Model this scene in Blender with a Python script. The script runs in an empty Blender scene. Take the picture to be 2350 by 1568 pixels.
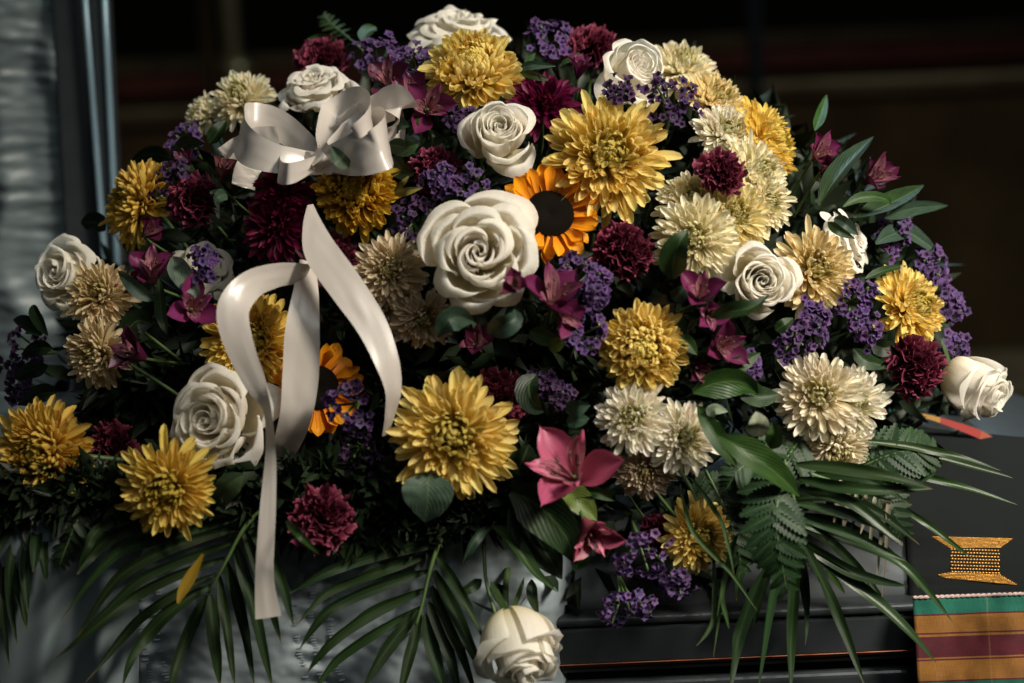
import bpy, math, random
from mathutils import Vector, Matrix, noise
random.seed(7)
R = math.radians
scene = bpy.context.scene
COL = scene.collection

# ------------------------------------------------------------------ camera
PITCH, ROLL, LENS = R(12), R(2.5), 70.0
F = 2350 * LENS / 36.0                      # focal length in picture units (picture 2350 x 1568)
TGT = Vector((0, 0.10, 0.20))
FWD = Vector((0, math.cos(PITCH), -math.sin(PITCH)))
POS = TGT - FWD * 1.75
cam_rot = Matrix.Rotation(ROLL, 4, FWD) @ FWD.to_track_quat('-Z', 'Y').to_matrix().to_4x4()
cd = bpy.data.cameras.new("camera")
cam = bpy.data.objects.new("camera", cd); COL.objects.link(cam)
cam.matrix_world = Matrix.Translation(POS) @ cam_rot
cd.lens = LENS; cd.sensor_width = 36; cd.clip_end = 200; cd.clip_start = 0.05
cd.dof.use_dof = True; cd.dof.focus_distance = 1.70; cd.dof.aperture_fstop = 3.0
scene.camera = cam
RIGHT = (cam_rot.to_3x3() @ Vector((1, 0, 0))); UP = (cam_rot.to_3x3() @ Vector((0, 1, 0)))

# ------------------------------------------------------------------ world, lamps, exposure
w = bpy.data.worlds.new("World"); scene.world = w; w.use_nodes = True
bg = w.node_tree.nodes["Background"]
bg.inputs[0].default_value = (0.62, 0.80, 0.9, 1); bg.inputs[1].default_value = 0.018

def aim(o, target):
    o.rotation_euler = (Vector(target) - o.location).to_track_quat('-Z', 'Y').to_euler()

def lamp(name, kind, loc, target, energy, color, **kw):
    l = bpy.data.lights.new(name, kind); l.energy = energy; l.color = color
    for k, v in kw.items(): setattr(l, k, v)
    o = bpy.data.objects.new(name, l); COL.objects.link(o); o.location = loc; aim(o, target); return o
# warm daylight through one high window on the right
lamp("window_light", 'SPOT', (2.5, -1.6, 2.55), (0.42, 0.12, 0.31), 2150, (1.0, 0.92, 0.79),
     spot_size=R(22), spot_blend=1.0, shadow_soft_size=0.62)
# unseen soft fill lamp, added at front right and above
lamp("fill_light", 'AREA', (1.0, -2.1, 2.6), (0.30, 0.25, 0.26), 3.0, (0.95, 0.97, 0.93), shape='DISK', size=1.4, spread=R(62))
# faint cool fill lamp added on the left, without a visible source
lamp("left_fill_light", 'AREA', (-1.8, -2.2, 2.2), (-0.2, 0.3, 0.1), 2.6, (0.80, 0.93, 1.0), shape='DISK', size=1.5)
# unseen cool lamp added high behind: it edges the open lid and the casket rim
lamp("back_fill_light", 'AREA', (0.9, 3.0, 2.6), (0, 0.2, 0.2), 26, (0.6, 0.85, 1.0), shape='DISK', size=1.2)

scene.view_settings.view_transform = 'Standard'; scene.view_settings.look = 'None'
scene.view_settings.exposure = 0; scene.view_settings.gamma = 1
scene.render.engine = 'CYCLES'
cy = scene.cycles
cy.use_denoising = True; cy.max_bounces = 8; cy.diffuse_bounces = 6; cy.glossy_bounces = 2
cy.transmission_bounces = 4; cy.transparent_max_bounces = 4; cy.caustics_reflective = False; cy.caustics_refractive = False

# ------------------------------------------------------------------ picture point -> place
def ray(px, py):
    return (FWD + RIGHT * ((px - 1175) / F) - UP * ((py - 784) / F))
def at_y(px, py, Y):
    d = ray(px, py); return POS + d * ((Y - POS.y) / d.y)
def depth(p): return (p - POS).dot(FWD)
def mpp(p): return depth(p) / F                        # metres per picture unit at p
E = Vector((0.0, 0.30, 0.10)); EA = (0.50, 0.34, 0.38)  # the mound of the spray: dome on a drum
def fm(p):
    q = p - E
    return (q.x / EA[0]) ** 2 + (q.y / EA[1]) ** 2 + (max(q.z, 0) / EA[2]) ** 2
def surf(px, py, off=0.0):
    d = ray(px, py); best = None; t = 1.35
    while t < 2.4:
        p = POS + d * t; f = fm(p)
        if best is None or f < best[0]: best = (f, t)
        if f <= 1.0: best = (f, t); break
        t += 0.006
    return POS + d * (best[1] - off)
def pt(s):
    """(px, py), (px, py, off towards camera) or (px, py, 'y', Y)"""
    if len(s) == 4: return at_y(s[0], s[1], s[3])
    return surf(*s)
def cdir(n): return (RIGHT * n[0] + UP * n[1] - FWD * n[2]).normalized()
def mgrad(p):
    q = p - E
    return Vector((q.x / EA[0] ** 2, q.y / EA[1] ** 2, max(q.z, 0) / EA[2] ** 2)).normalized()

# ------------------------------------------------------------------ materials
def mat_new(name):
    m = bpy.data.materials.new(name); m.use_nodes = True
    nt = m.node_tree; nt.nodes.clear()
    return m, nt, nt.nodes, nt.links
def mixc(N, L, a, b, f, mode='MIX'):
    n = N.new('ShaderNodeMix'); n.data_type = 'RGBA'; n.blend_type = mode
    for s, v in ((n.inputs[0], f), (n.inputs[6], a), (n.inputs[7], b)):
        if isinstance(v, bpy.types.NodeSocket): L.new(v, s)
        elif isinstance(v, (int, float)): s.default_value = v
        else: s.default_value = (*v, 1)
    return n.outputs[2]
def ramp(N, L, src, stops, interp='LINEAR'):
    r = N.new('ShaderNodeValToRGB'); cr = r.color_ramp; cr.interpolation = interp
    while len(cr.elements) > 1: cr.elements.remove(cr.elements[-1])
    for i, (p, c) in enumerate(stops):
        e = cr.elements[0] if i == 0 else cr.elements.new(p)
        e.position = p; e.color = (*c, 1) if not isinstance(c, (int, float)) else (c, c, c, 1)
    L.new(src, r.inputs[0]); return r.outputs[0]
def uvnoise(N, L, su, sv, scale=1.0, detail=3, coord='UV'):
    tc = N.new('ShaderNodeTexCoord'); mp = N.new('ShaderNodeMapping')
    mp.inputs['Scale'].default_value = (su, sv, 1 if coord == 'UV' else su)
    oi = N.new('ShaderNodeObjectInfo'); cx = N.new('ShaderNodeCombineXYZ'); mu = N.new('ShaderNodeMath'); mu.operation = 'MULTIPLY'
    L.new(oi.outputs['Random'], mu.inputs[0]); mu.inputs[1].default_value = 37.0
    L.new(mu.outputs[0], cx.inputs[0]); L.new(mu.outputs[0], cx.inputs[1]); L.new(cx.outputs[0], mp.inputs['Location'])
    L.new(tc.outputs[coord], mp.inputs[0])
    n = N.new('ShaderNodeTexNoise'); n.inputs['Scale'].default_value = scale; n.inputs['Detail'].default_value = detail
    L.new(mp.outputs[0], n.inputs['Vector']); return n.outputs[0], tc
def finish(m, N, L, col, rough, spec, transl, bump=None, bump_d=0.001, bump_s=0.3, sheen=0):
    p = N.new('ShaderNodeBsdfPrincipled'); out = N.new('ShaderNodeOutputMaterial')
    if isinstance(col, bpy.types.NodeSocket): L.new(col, p.inputs['Base Color'])
    else: p.inputs['Base Color'].default_value = (*col, 1)
    p.inputs['Roughness'].default_value = rough; p.inputs['Specular IOR Level'].default_value = spec
    if sheen: p.inputs['Sheen Weight'].default_value = sheen
    if bump is not None:
        b = N.new('ShaderNodeBump'); b.inputs['Strength'].default_value = bump_s; b.inputs['Distance'].default_value = bump_d
        L.new(bump, b.inputs['Height']); L.new(b.outputs[0], p.inputs['Normal'])
    if transl:
        t = N.new('ShaderNodeBsdfTranslucent'); x = N.new('ShaderNodeMixShader'); x.inputs[0].default_value = transl
        if isinstance(col, bpy.types.NodeSocket): L.new(col, t.inputs[0])
        else: t.inputs[0].default_value = (*col, 1)
        L.new(p.outputs[0], x.inputs[1]); L.new(t.outputs[0], x.inputs[2]); L.new(x.outputs[0], out.inputs[0])
    else: L.new(p.outputs[0], out.inputs[0])
    return p
def petal_mat(name, stops, streak=0.25, transl=0.44, rough=0.5, spec=0.3, su=22, sv=1.2, bump_s=0.25):
    """object colour x gradient along the petal x fine veins"""
    m, nt, N, L = mat_new(name)
    nz, tc = uvnoise(N, L, su, sv, 1.0, 4)
    sep = N.new('ShaderNodeSeparateXYZ'); L.new(tc.outputs['UV'], sep.inputs[0])
    g = ramp(N, L, sep.outputs[1], stops)
    oi = N.new('ShaderNodeObjectInfo')
    c = mixc(N, L, oi.outputs['Color'], g, 1.0, 'MULTIPLY')
    st = ramp(N, L, nz, [(0.3, 1 - streak), (0.7, 1.0)])
    c = mixc(N, L, c, st, 1.0, 'MULTIPLY')
    finish(m, N, L, c, rough, spec, transl, nz, 0.0008, bump_s)
    return m
M = {}
M['mum'] = petal_mat('mum_petal', [(0, (0.75, 0.78, 0.35)), (0.35, (1, 0.95, 0.85)), (1, (1, 1, 1))], 0.22)
M['cream'] = petal_mat('cream_petal', [(0, (0.80, 0.83, 0.46)), (0.4, (1, .97, .87)), (1, (1, 1, 1))], 0.12)
M['magenta'] = petal_mat('magenta_petal', [(0, (.5, .4, .5)), (.6, (.9, .9, .9)), (1, (1, 1, 1))], 0.35)
M['rose'] = petal_mat('rose_petal', [(0, (.86, .80, .52)), (.45, (1, .97, .89)), (.85, (1, 1, 1)), (1, (1, .99, .95))], 0.09, 0.48, 0.6, 0.22, 30, 2, 0.3)
M['carnation'] = petal_mat('carnation_petal', [(0, (.45, .3, .4)), (.7, (.8, .7, .75)), (.86, (1.1, 1.05, 1.05)), (.96, (2.6, 4.6, 3.8)), (1, (3.6, 7.5, 5.8))], 0.3, 0.2, 0.6, 0.2)
M['sun'] = petal_mat('sunflower_ray', [(0, (.8, .55, .4)), (.4, (1, .9, .8)), (1, (1, 1, 1))], 0.35, 0.25, 0.5, 0.3, 12, 1)
M['statice'] = petal_mat('statice_floret', [(0, (.35, .5, .35)), (.45, (.8, .8, .8)), (1, (1.25, 1.25, 1.2))], 0.3, 0.25, 0.7, 0.15)
M['alstro_out'] = petal_mat('alstroemeria_outer_tepal', [(0, (.5, .75, .45)), (.25, (.95, .9, .9)), (1, (1, 1, 1))], 0.4, 0.25, 0.42, 0.4, 26, 1)

def alstro_inner():
    m, nt, N, L = mat_new('alstroemeria_inner_tepal')
    tc = N.new('ShaderNodeTexCoord'); sep = N.new('ShaderNodeSeparateXYZ'); L.new(tc.outputs['UV'], sep.inputs[0])
    oi = N.new('ShaderNodeObjectInfo')
    pale = ramp(N, L, sep.outputs[1], [(0, 0.2), (.3, .75), (.62, .55), (.85, 0.05), (1, 0)])
    c = mixc(N, L, oi.outputs['Color'], (0.58, 0.28, 0.30), pale)
    mp = N.new('ShaderNodeMapping'); mp.inputs['Scale'].default_value = (26, 3.2, 1); L.new(tc.outputs['UV'], mp.inputs[0])
    nz = N.new('ShaderNodeTexNoise'); nz.inputs['Scale'].default_value = 1.0; L.new(mp.outputs[0], nz.inputs['Vector'])
    st = ramp(N, L, nz.outputs[0], [(0.53, 0), (0.58, 1)])
    msk = ramp(N, L, sep.outputs[1], [(.2, 0), (.35, 1), (.75, 1), (.88, 0)])
    k = N.new('ShaderNodeMath'); k.operation = 'MULTIPLY'; L.new(st, k.inputs[0]); L.new(msk, k.inputs[1])
    c = mixc(N, L, c, (.05, .004, .015), k.outputs[0])
    finish(m, N, L, c, .42, .4, .25, nz.outputs[0], .0006, .2); return m
M['alstro_in'] = alstro_inner()

def leaf_mat(name, veins=True, rough=0.46, transl=0.14, spec=0.32):
    m, nt, N, L = mat_new(name)
    nz, tc = uvnoise(N, L, 5, 5, 1.0, 5) if veins else uvnoise(N, L, 26, 1.5, 1.0, 4)
    sep = N.new('ShaderNodeSeparateXYZ'); L.new(tc.outputs['UV'], sep.inputs[0])
    oi = N.new('ShaderNodeObjectInfo')
    var = ramp(N, L, nz, [(.3, .62), (.7, 1.2)])
    c = mixc(N, L, oi.outputs['Color'], var, 1.0, 'MULTIPLY')
    rib = ramp(N, L, sep.outputs[0], [(.455, 0), (.495, 1), (.505, 1), (.545, 0)])
    rb_ = N.new('ShaderNodeMath'); rb_.operation = 'MULTIPLY'; L.new(rib, rb_.inputs[0]); rb_.inputs[1].default_value = .45
    c = mixc(N, L, c, (.10, .15, .06), rb_.outputs[0]) if veins else c
    if not veins:
        c = mixc(N, L, c, (.10, .075, .03), ramp(N, L, sep.outputs[1], [(.90, 0), (.985, .8)]))
        c = mixc(N, L, c, (.07, .10, .035), ramp(N, L, sep.outputs[0], [(.47, 0), (.495, .5), (.505, .5), (.53, 0)]))
    a = N.new('ShaderNodeMath'); a.operation = 'SUBTRACT'; L.new(sep.outputs[0], a.inputs[0]); a.inputs[1].default_value = .5
    ab = N.new('ShaderNodeMath'); ab.operation = 'ABSOLUTE'; L.new(a.outputs[0], ab.inputs[0])
    s1 = N.new('ShaderNodeMath'); s1.operation = 'MULTIPLY_ADD'; L.new(ab.outputs[0], s1.inputs[0]); s1.inputs[1].default_value = -1.1; L.new(sep.outputs[1], s1.inputs[2])
    sn = N.new('ShaderNodeMath'); sn.operation = 'MULTIPLY'; L.new(s1.outputs[0], sn.inputs[0]); sn.inputs[1].default_value = 55
    si = N.new('ShaderNodeMath'); si.operation = 'SINE'; L.new(sn.outputs[0], si.inputs[0])
    bsrc = si.outputs[0] if veins else nz
    finish(m, N, L, c, rough, spec, transl, bsrc, .0004, .22 if veins else .25); return m
M['leaf'] = leaf_mat('broad_leaf')
M['blade'] = leaf_mat('palm_blade', False, .55, .10, .16)
M['gloss'] = leaf_mat('glossy_palm_blade', False, .38, .10, .36)
def simple(name, col, rough=.5, spec=.4, metal=0, var=.25, scale=40, bump_s=.2, coat=0):
    m, nt, N, L = mat_new(name)
    nz, tc = uvnoise(N, L, 1, 1, scale, 4, 'Object')
    v = ramp(N, L, nz, [(.3, 1 - var), (.7, 1 + var * .6)])
    c = mixc(N, L, col, v, 1.0, 'MULTIPLY')
    p = finish(m, N, L, c, rough, spec, 0, nz, .0006, bump_s); p.inputs['Metallic'].default_value = metal
    p.inputs['Coat Weight'].default_value = coat
    return m
M['stem'] = simple('green_stem', (.07, .12, .035), .5, .4)
M['disc'] = simple('sunflower_disc', (.004, .003, .002), .9, .08)
M['disc_ring'] = simple('sunflower_florets', (.014, .007, .003), .8, .12, 0, .6, 12)
M['pollen'] = simple('mum_eye', (.34, .30, .05), .6, .3)
M['anther'] = simple('anther', (.10, .05, .03), .6, .3)
M['casket'] = simple('casket_paint', (.040, .047, .052), .44, .5, .35, .12, 60, .05, .15)
M['casket_dark'] = simple('casket_gap', (.004, .004, .004), .7, .2)
M['trim'] = simple('lid_edge_highlight', (.22, .33, .40), .35, .5, .2, .1, 30, .05)  # paler than the dark lid frame: edge highlight put into the colour
M['copper'] = simple('copper_trim', (.32, .12, .065), .3, .5, 1.0, .2, 80, .05)
M['wood'] = simple('pew_wood', (.20, .125, .06), .85, .08, 0, .35, 6, .1)
M['redcloth'] = simple('pew_cushion', (.27, .075, .05), .9, .1, 0, .25, 15, .2)
M['floor'] = simple('floor_tile', (.075, .050, .026), .6, .3, 0, .3, 3, .05)
M['brass'] = simple('brass', (.55, .40, .19), .35, .5, .7, .15, 30, .05)
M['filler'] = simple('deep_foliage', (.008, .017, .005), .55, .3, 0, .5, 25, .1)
M['gold'] = simple('gold_thread', (.55, .27, .05), .38, .5, .55, .35, 400, .4)
M['cord'] = simple('white_cord', (.50, .36, .33), .8, .2, 0, .25, 300, .4)

def satin(name, col, rough, aniso, sheen, transl=.08, wr=0.0, wscale=6):
    m, nt, N, L = mat_new(name)
    nz, tc = uvnoise(N, L, 160, 4, 1.0, 3)
    v = ramp(N, L, nz, [(.3, .93), (.7, 1.0)])
    c = mixc(N, L, col, v, 1.0, 'MULTIPLY')
    p = finish(m, N, L, c, rough, .75, transl, nz, .0003, .12, sheen)
    p.inputs['Anisotropic'].default_value = aniso
    return m
M['ribbon'] = satin('satin_ribbon', (.61, .555, .50), .30, 0, 0, .12)
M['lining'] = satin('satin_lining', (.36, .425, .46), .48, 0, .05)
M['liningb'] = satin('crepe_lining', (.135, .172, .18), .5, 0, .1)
def cloth_black():
    m, nt, N, L = mat_new('black_cloth')
    tc = N.new('ShaderNodeTexCoord'); wv = N.new('ShaderNodeTexWave'); wv.inputs['Scale'].default_value = 300; wv.inputs['Distortion'].default_value = 1.5
    L.new(tc.outputs['UV'], wv.inputs[0])
    finish(m, N, L, (.009, .011, .011), .85, .12, 0, wv.outputs[0], .0004, .3); return m
M['black'] = cloth_black()
def kente(name, stops, seam=True):
    m, nt, N, L = mat_new(name)
    tc = N.new('ShaderNodeTexCoord'); sep = N.new('ShaderNodeSeparateXYZ'); L.new(tc.outputs['UV'], sep.inputs[0])
    c = ramp(N, L, sep.outputs[1], stops, 'CONSTANT')
    mp = N.new('ShaderNodeMapping'); mp.inputs['Scale'].default_value = (260, 10, 1); L.new(tc.outputs['UV'], mp.inputs[0])
    nz = N.new('ShaderNodeTexNoise'); nz.inputs['Scale'].default_value = 1; nz.inputs['Detail'].default_value = 2; L.new(mp.outputs[0], nz.inputs['Vector'])
    mp2 = N.new('ShaderNodeMapping'); mp2.inputs['Scale'].default_value = (8, 420, 1); L.new(tc.outputs['UV'], mp2.inputs[0])
    n2 = N.new('ShaderNodeTexNoise'); n2.inputs['Scale'].default_value = 1; n2.inputs['Detail'].default_value = 2; L.new(mp2.outputs[0], n2.inputs['Vector'])
    c = mixc(N, L, c, ramp(N, L, nz.outputs[0], [(.3, .72), (.7, 1.08)]), 1.0, 'MULTIPLY')
    c = mixc(N, L, c, ramp(N, L, n2.outputs[0], [(.3, .75), (.7, 1.05)]), 1.0, 'MULTIPLY')
    if seam:
        s = ramp(N, L, sep.outputs[0], [(.549, 0), (.554, .16), (.559, .16), (.564, 0)])
        c = mixc(N, L, c, (.45, .26, .08), s)
    finish(m, N, L, c, .75, .25, 0, n2.outputs[0], .0006, .5, .2); return m
G_, M_, O_ = (.003, .115, .075), (.095, .005, .014), (.30, .125, .018)
M['kente'] = kente('kente_weave', [(0, G_), (.155, M_), (.17, O_), (.335, M_), (.35, O_), (.375, M_), (.395, M_), (.575, O_), (.592, M_), (.607, O_), (.80, M_), (.815, G_)])
M['kente2'] = kente('kente_weave_far', [(0, (.01, .14, .14)), (.25, (.30, .15, .03)), (.42, (.26, .025, .02)), (.75, (.28, .06, .03)), (.9, (.04, .14, .15))], False)

# ------------------------------------------------------------------ mesh helpers
def link(name, me, parent=None, mat=None, color=None, matrix=None):
    o = bpy.data.objects.new(name, me)
    if mat and me and not me.materials: me.materials.append(mat)
    if parent: o.parent = parent
    if matrix is not None: o.matrix_basis = matrix
    if color: o.color = (*color, 1)
    COL.objects.link(o); return o
def thing(name, label, cat, group=None, loc=(0, 0, 0), mtx=None):
    o = bpy.data.objects.new(name, None); o.empty_display_size = 0.01; COL.objects.link(o)
    if mtx is not None: o.matrix_basis = mtx
    else: o.location = loc
    o['label'] = label; o['category'] = cat
    if group: o['group'] = group
    return o
def to_mesh(name, V, Fc, UV=None, smooth=True):
    me = bpy.data.meshes.new(name); me.from_pydata([tuple(v) for v in V], [], Fc)
    if UV:
        lay = me.uv_layers.new(name='UVMap'); flat = []
        for f in Fc:
            for i in f: flat += UV[i]
        lay.data.foreach_set('uv', flat)
    if smooth: me.polygons.foreach_set('use_smooth', [True] * len(Fc))
    me.update(); return me
def grid(name, nu, nv, fn):
    V, U, Fc = [], [], []
    for j in range(nv + 1):
        for i in range(nu + 1):
            u, v = -1 + 2 * i / nu, j / nv
            V.append(fn(u, v)); U.append(((u + 1) / 2, v))
    for j in range(nv):
        for i in range(nu):
            a = j * (nu + 1) + i; Fc.append((a, a + 1, a + nu + 2, a + nu + 1))
    return to_mesh(name, V, Fc, U)
def catmull(P, n):
    """P: list of Vectors (any size), n samples"""
    out = []; m = len(P) - 1
    for k in range(n):
        t = k / (n - 1) * m; i = min(int(t), m - 1); f = t - i
        p0, p1, p2, p3 = P[max(i - 1, 0)], P[i], P[i + 1], P[min(i + 2, m)]
        out.append(0.5 * ((2 * p1) + (p2 - p0) * f + (2 * p0 - 5 * p1 + 4 * p2 - p3) * f * f + (3 * p1 - p0 - 3 * p2 + p3) * f ** 3))
    return out
def strip(name, P, W, side=None, tilt=0.0, n=24, nu=4, fold=0.0, ruffle=0.0, nref=None, tilts=None, wrinkle=0.0):
    """a long blade or ribbon along points P (world) with full widths W at the points.
    side: one width vector per point, else the flat side looks along nref, turned by tilt."""
    Ps = catmull(P, n)
    Ws = [x[0] for x in catmull([Vector((a, 0, 0)) for a in W], n)]
    Ss = catmull(side, n) if side else None
    Ts = [x[0] for x in catmull([Vector((a, 0, 0)) for a in tilts], n)] if tilts else None
    nr = nref if nref is not None else -FWD
    V, U, Fc = [], [], []
    for k in range(n):
        t = (Ps[min(k + 1, n - 1)] - Ps[max(k - 1, 0)]).normalized()
        if Ss:
            s = Ss[k] - t * Ss[k].dot(t); s.normalize(); nn = s.cross(t)
        else:
            nn = (nr - t * nr.dot(t)).normalized(); s0 = t.cross(nn)
            a = Ts[k] if Ts else tilt
            s = s0 * math.cos(a) + nn * math.sin(a); nn = s.cross(t)
        for i in range(nu + 1):
            u = -1 + 2 * i / nu
            h = fold * Ws[k] * (abs(u) - .5) + ruffle * Ws[k] * math.sin(k * 1.7 + u * 2) * abs(u)
            if wrinkle: h += wrinkle * Ws[k] * (noise.noise(Vector((u * 1.3, k * 9.0 / n, Ps[0].x * 90))) + .5 * noise.noise(Vector((u * 3.5, k * 16.0 / n, Ps[0].z * 90))) + .8 * u * u * noise.noise(Vector((k * 7.0 / n, 5, Ps[0].x * 70))))
            V.append(Ps[k] + s * (u * max(Ws[k], 1e-5) / 2) + nn * h); U.append(((u + 1) / 2, k / (n - 1)))
    for k in range(n - 1):
        for i in range(nu):
            a = k * (nu + 1) + i; Fc.append((a, a + 1, a + nu + 2, a + nu + 1))
    return to_mesh(name, V, Fc, U)
def tube(name, P, rad, seg=6, n=12):
    Ps = catmull(P, n) if len(P) > 2 else [P[0].lerp(P[1], k / (n - 1)) for k in range(n)]
    V, Fc, U = [], [], []
    for k in range(n):
        t = (Ps[min(k + 1, n - 1)] - Ps[max(k - 1, 0)]).normalized()
        a = t.orthogonal().normalized() if k == 0 else (a - t * a.dot(t)).normalized()
        b = t.cross(a); r = rad(k / (n - 1)) if callable(rad) else rad
        for i in range(seg):
            c = 2 * math.pi * i / seg; V.append(Ps[k] + (a * math.cos(c) + b * math.sin(c)) * r); U.append((i / seg, k / (n - 1)))
    for k in range(n - 1):
        for i in range(seg):
            j = (i + 1) % seg; Fc.append((k * seg + i, k * seg + j, (k + 1) * seg + j, (k + 1) * seg + i))
    Fc.append(tuple(range(seg - 1, -1, -1))); Fc.append(tuple((n - 1) * seg + i for i in range(seg)))
    return to_mesh(name, V, Fc, U)
def frame(p, n, roll=0.0, scale=1.0):
    z = n.normalized(); x = z.orthogonal().normalized()
    ref = Vector((0, 0, 1)) if abs(z.z) < .95 else Vector((0, 1, 0))
    x = ref.cross(z).normalized(); y = z.cross(x)
    m = Matrix((x, y, z)).transposed().to_4x4()
    return Matrix.Translation(p) @ m @ Matrix.Rotation(roll, 4, 'Z') @ Matrix.Scale(scale, 4)
def pmatrix(theta, phi, base, length, width, twist=0.0, lift=0.0):
    """petal frame in the flower: Y along the petal, Z towards the flower axis"""
    r = Vector((math.cos(phi), math.sin(phi), 0)); z = Vector((0, 0, 1))
    d = r * math.sin(theta) + z * math.cos(theta); n = z * math.sin(theta) - r * math.cos(theta)
    x = d.cross(n)
    m = Matrix((x, d, n)).transposed().to_4x4()
    return Matrix.Translation(base) @ m @ Matrix.Rotation(twist, 4, 'Y') @ Matrix.Diagonal((width, length, length, 1))
def jit(c, a=.06, h=.03):
    k = 1 + random.uniform(-a, a)
    return tuple(max(0, min(1, x * k * (1 + random.uniform(-h, h)))) for x in c)

# ------------------------------------------------------------------ casket: closed lid, body, rim
RIM = at_y(1700, 1402, 0.02); Z0 = RIM.z
prof = [(.022, Z0), (.026, Z0 + .012), (.040, Z0 + .034), (.066, Z0 + .058), (.105, Z0 + .080), (.16, Z0 + .098), (.23, Z0 + .108), (.30, Z0 + .110),
        (.37, Z0 + .106), (.44, Z0 + .094), (.50, Z0 + .07), (.54, Z0 + .04), (.56, Z0)]
def lid_fall(x): return 1.0 if x < .40 else max(0.0, 1 - ((x - .40) / .22) ** 2) ** .5 if x < .62 else 0.0
PV = catmull([Vector((a, b, 0)) for a, b in prof], 49)
def lid_z(x, y):
    for a, b in zip(PV, PV[1:]):
        if a.x <= y <= b.x:
            t = (y - a.x) / max(b.x - a.x, 1e-6); return Z0 + (a.y + (b.y - a.y) * t - Z0) * lid_fall(x)
    return Z0
def lid_hit(px, py, off=0.0):
    d = ray(px, py); t = 1.5
    while t < 2.6:
        p = POS + d * t
        if .022 <= p.y <= .56 and p.z <= lid_z(p.x, p.y) + off: return p
        if p.y < .03 and p.y > .021 and p.z < Z0 + .004: return p
        t += .0008
    return POS + d * 1.9
XL = -0.14                                              # where the closed foot lid meets the open head end
cas = thing('casket', 'dark blue-grey metal casket with copper pinstripe, under the flowers', 'casket', loc=(0.3, .29, -.9))
def under(name, me, mat, par=cas): 
    o = link(name, me, par, mat); o.matrix_parent_inverse = Matrix.Translation(-Vector(par.location)); return o
def lid_fn(u, v):
    x = XL + (0.62 - XL) * (u + 1) / 2; q = PV[round(v * 48)]
    return (x, q.x, Z0 + (q.y - Z0) * lid_fall(x))
under('closed_lid', grid('closed_lid', 60, 48, lid_fn), M['casket'])
def extrude_profile(name, P, x0, x1, mat):
    V, Fc = [], []; n = len(P)
    for x in (x0, x1):
        for y, z in P: V.append((x, y, z))
    for i in range(n):
        j = (i + 1) % n; Fc.append((i, j, n + j, n + i))
    Fc.append(tuple(range(n - 1, -1, -1))); Fc.append(tuple(range(n, 2 * n)))
    return under(name, to_mesh(name, V, Fc, None, False), mat)
def rprof(y0, y1, z0, z1, r, k=4):
    out = []
    for cx, cz, a0 in ((y1 - r, z1 - r, 0), (y0 + r, z1 - r, 90), (y0 + r, z0 + r, 180), (y1 - r, z0 + r, 270)):
        for i in range(k + 1):
            a = R(a0 + 90 * i / k); out.append((cx + r * math.cos(a), cz + r * math.sin(a)))
    return out
extrude_profile('rim', rprof(.004, .575, Z0 - .0455, Z0 - .001, .006), -.95, .66, M['casket'])
extrude_profile('rim_bead', rprof(.000, .03, Z0 - .002, Z0 + .007, .004), -.14, .66, M['casket'])
extrude_profile('copper_pinstripe', rprof(.0012, .008, Z0 - .0385, Z0 - .0350, .0012), -.95, .66, M['copper'])
extrude_profile('gap', rprof(.016, .56, Z0 - .0545, Z0 - .0457, .002), -.94, .65, M['casket_dark'])
extrude_profile('body', rprof(.008, .57, Z0 - .55, Z0 - .0547, .006), -.95, .66, M['casket'])
# the open head lid standing up behind the left end
oy = .56
lid2 = thing('open_casket_lid', 'open head lid of the casket upright at the left, ruched lining inside', 'casket lid', loc=(-.55, oy, .1))
def lp(px, py, Y=oy): return at_y(px, py, Y)
def slab(name, pa, pb, pc, pd, th, mat, par):
    q = [pa, pb, pc, pd]; V = q + [v + Vector((0, th, 0)) for v in q]
    Fc = [(0, 1, 2, 3), (7, 6, 5, 4), (0, 4, 5, 1), (1, 5, 6, 2), (2, 6, 7, 3), (3, 7, 4, 0)]
    o = under(name, to_mesh(name, V, Fc, None, False), mat, par)
    b = o.modifiers.new('bevel', 'BEVEL'); b.width = .002; b.segments = 2
    return o
slab('frame_panel', lp(110, -160), lp(178, -160), lp(262, 900), lp(170, 900), .06, M['casket'], lid2)
slab('edge_panel', lp(196, -160, oy - .01), lp(222, -160, oy - .01), lp(275, 900, oy - .01), lp(255, 900, oy - .01), .07, M['casket'], lid2)
def rail(a, b, r, name='edge_trim'):
    under(name, tube(name, [a, b], r, 10, 4), M['trim'], lid2)
rail(lp(183, -160, oy - .012), lp(262, 900, oy - .012), .0033)
rail(lp(232, -160, oy - .012), lp(282, 900, oy - .012), .0036)
def lining_fn(u, v):
    px = -260 + (150 - -260) * (u + 1) / 2 + v * 62; py = -180 + 1300 * v
    p = lp(px, py, oy + .012)
    a = noise.noise(Vector((u * 1.3, v * 52, 3.1))) + .6 * noise.noise(Vector((u * 5 + 3, v * 70, 1)))
    edge = min(1.0, (1 - u) * 5)
    p.y -= (.005 + .0032 * a + .007 * math.sin(u * 8 + 2 * noise.noise(Vector((u * 2, v * 9, 0))))) * edge
    return p
under('ruched_lining', grid('ruched_lining', 48, 260, lining_fn), M['liningb'], lid2)

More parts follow.
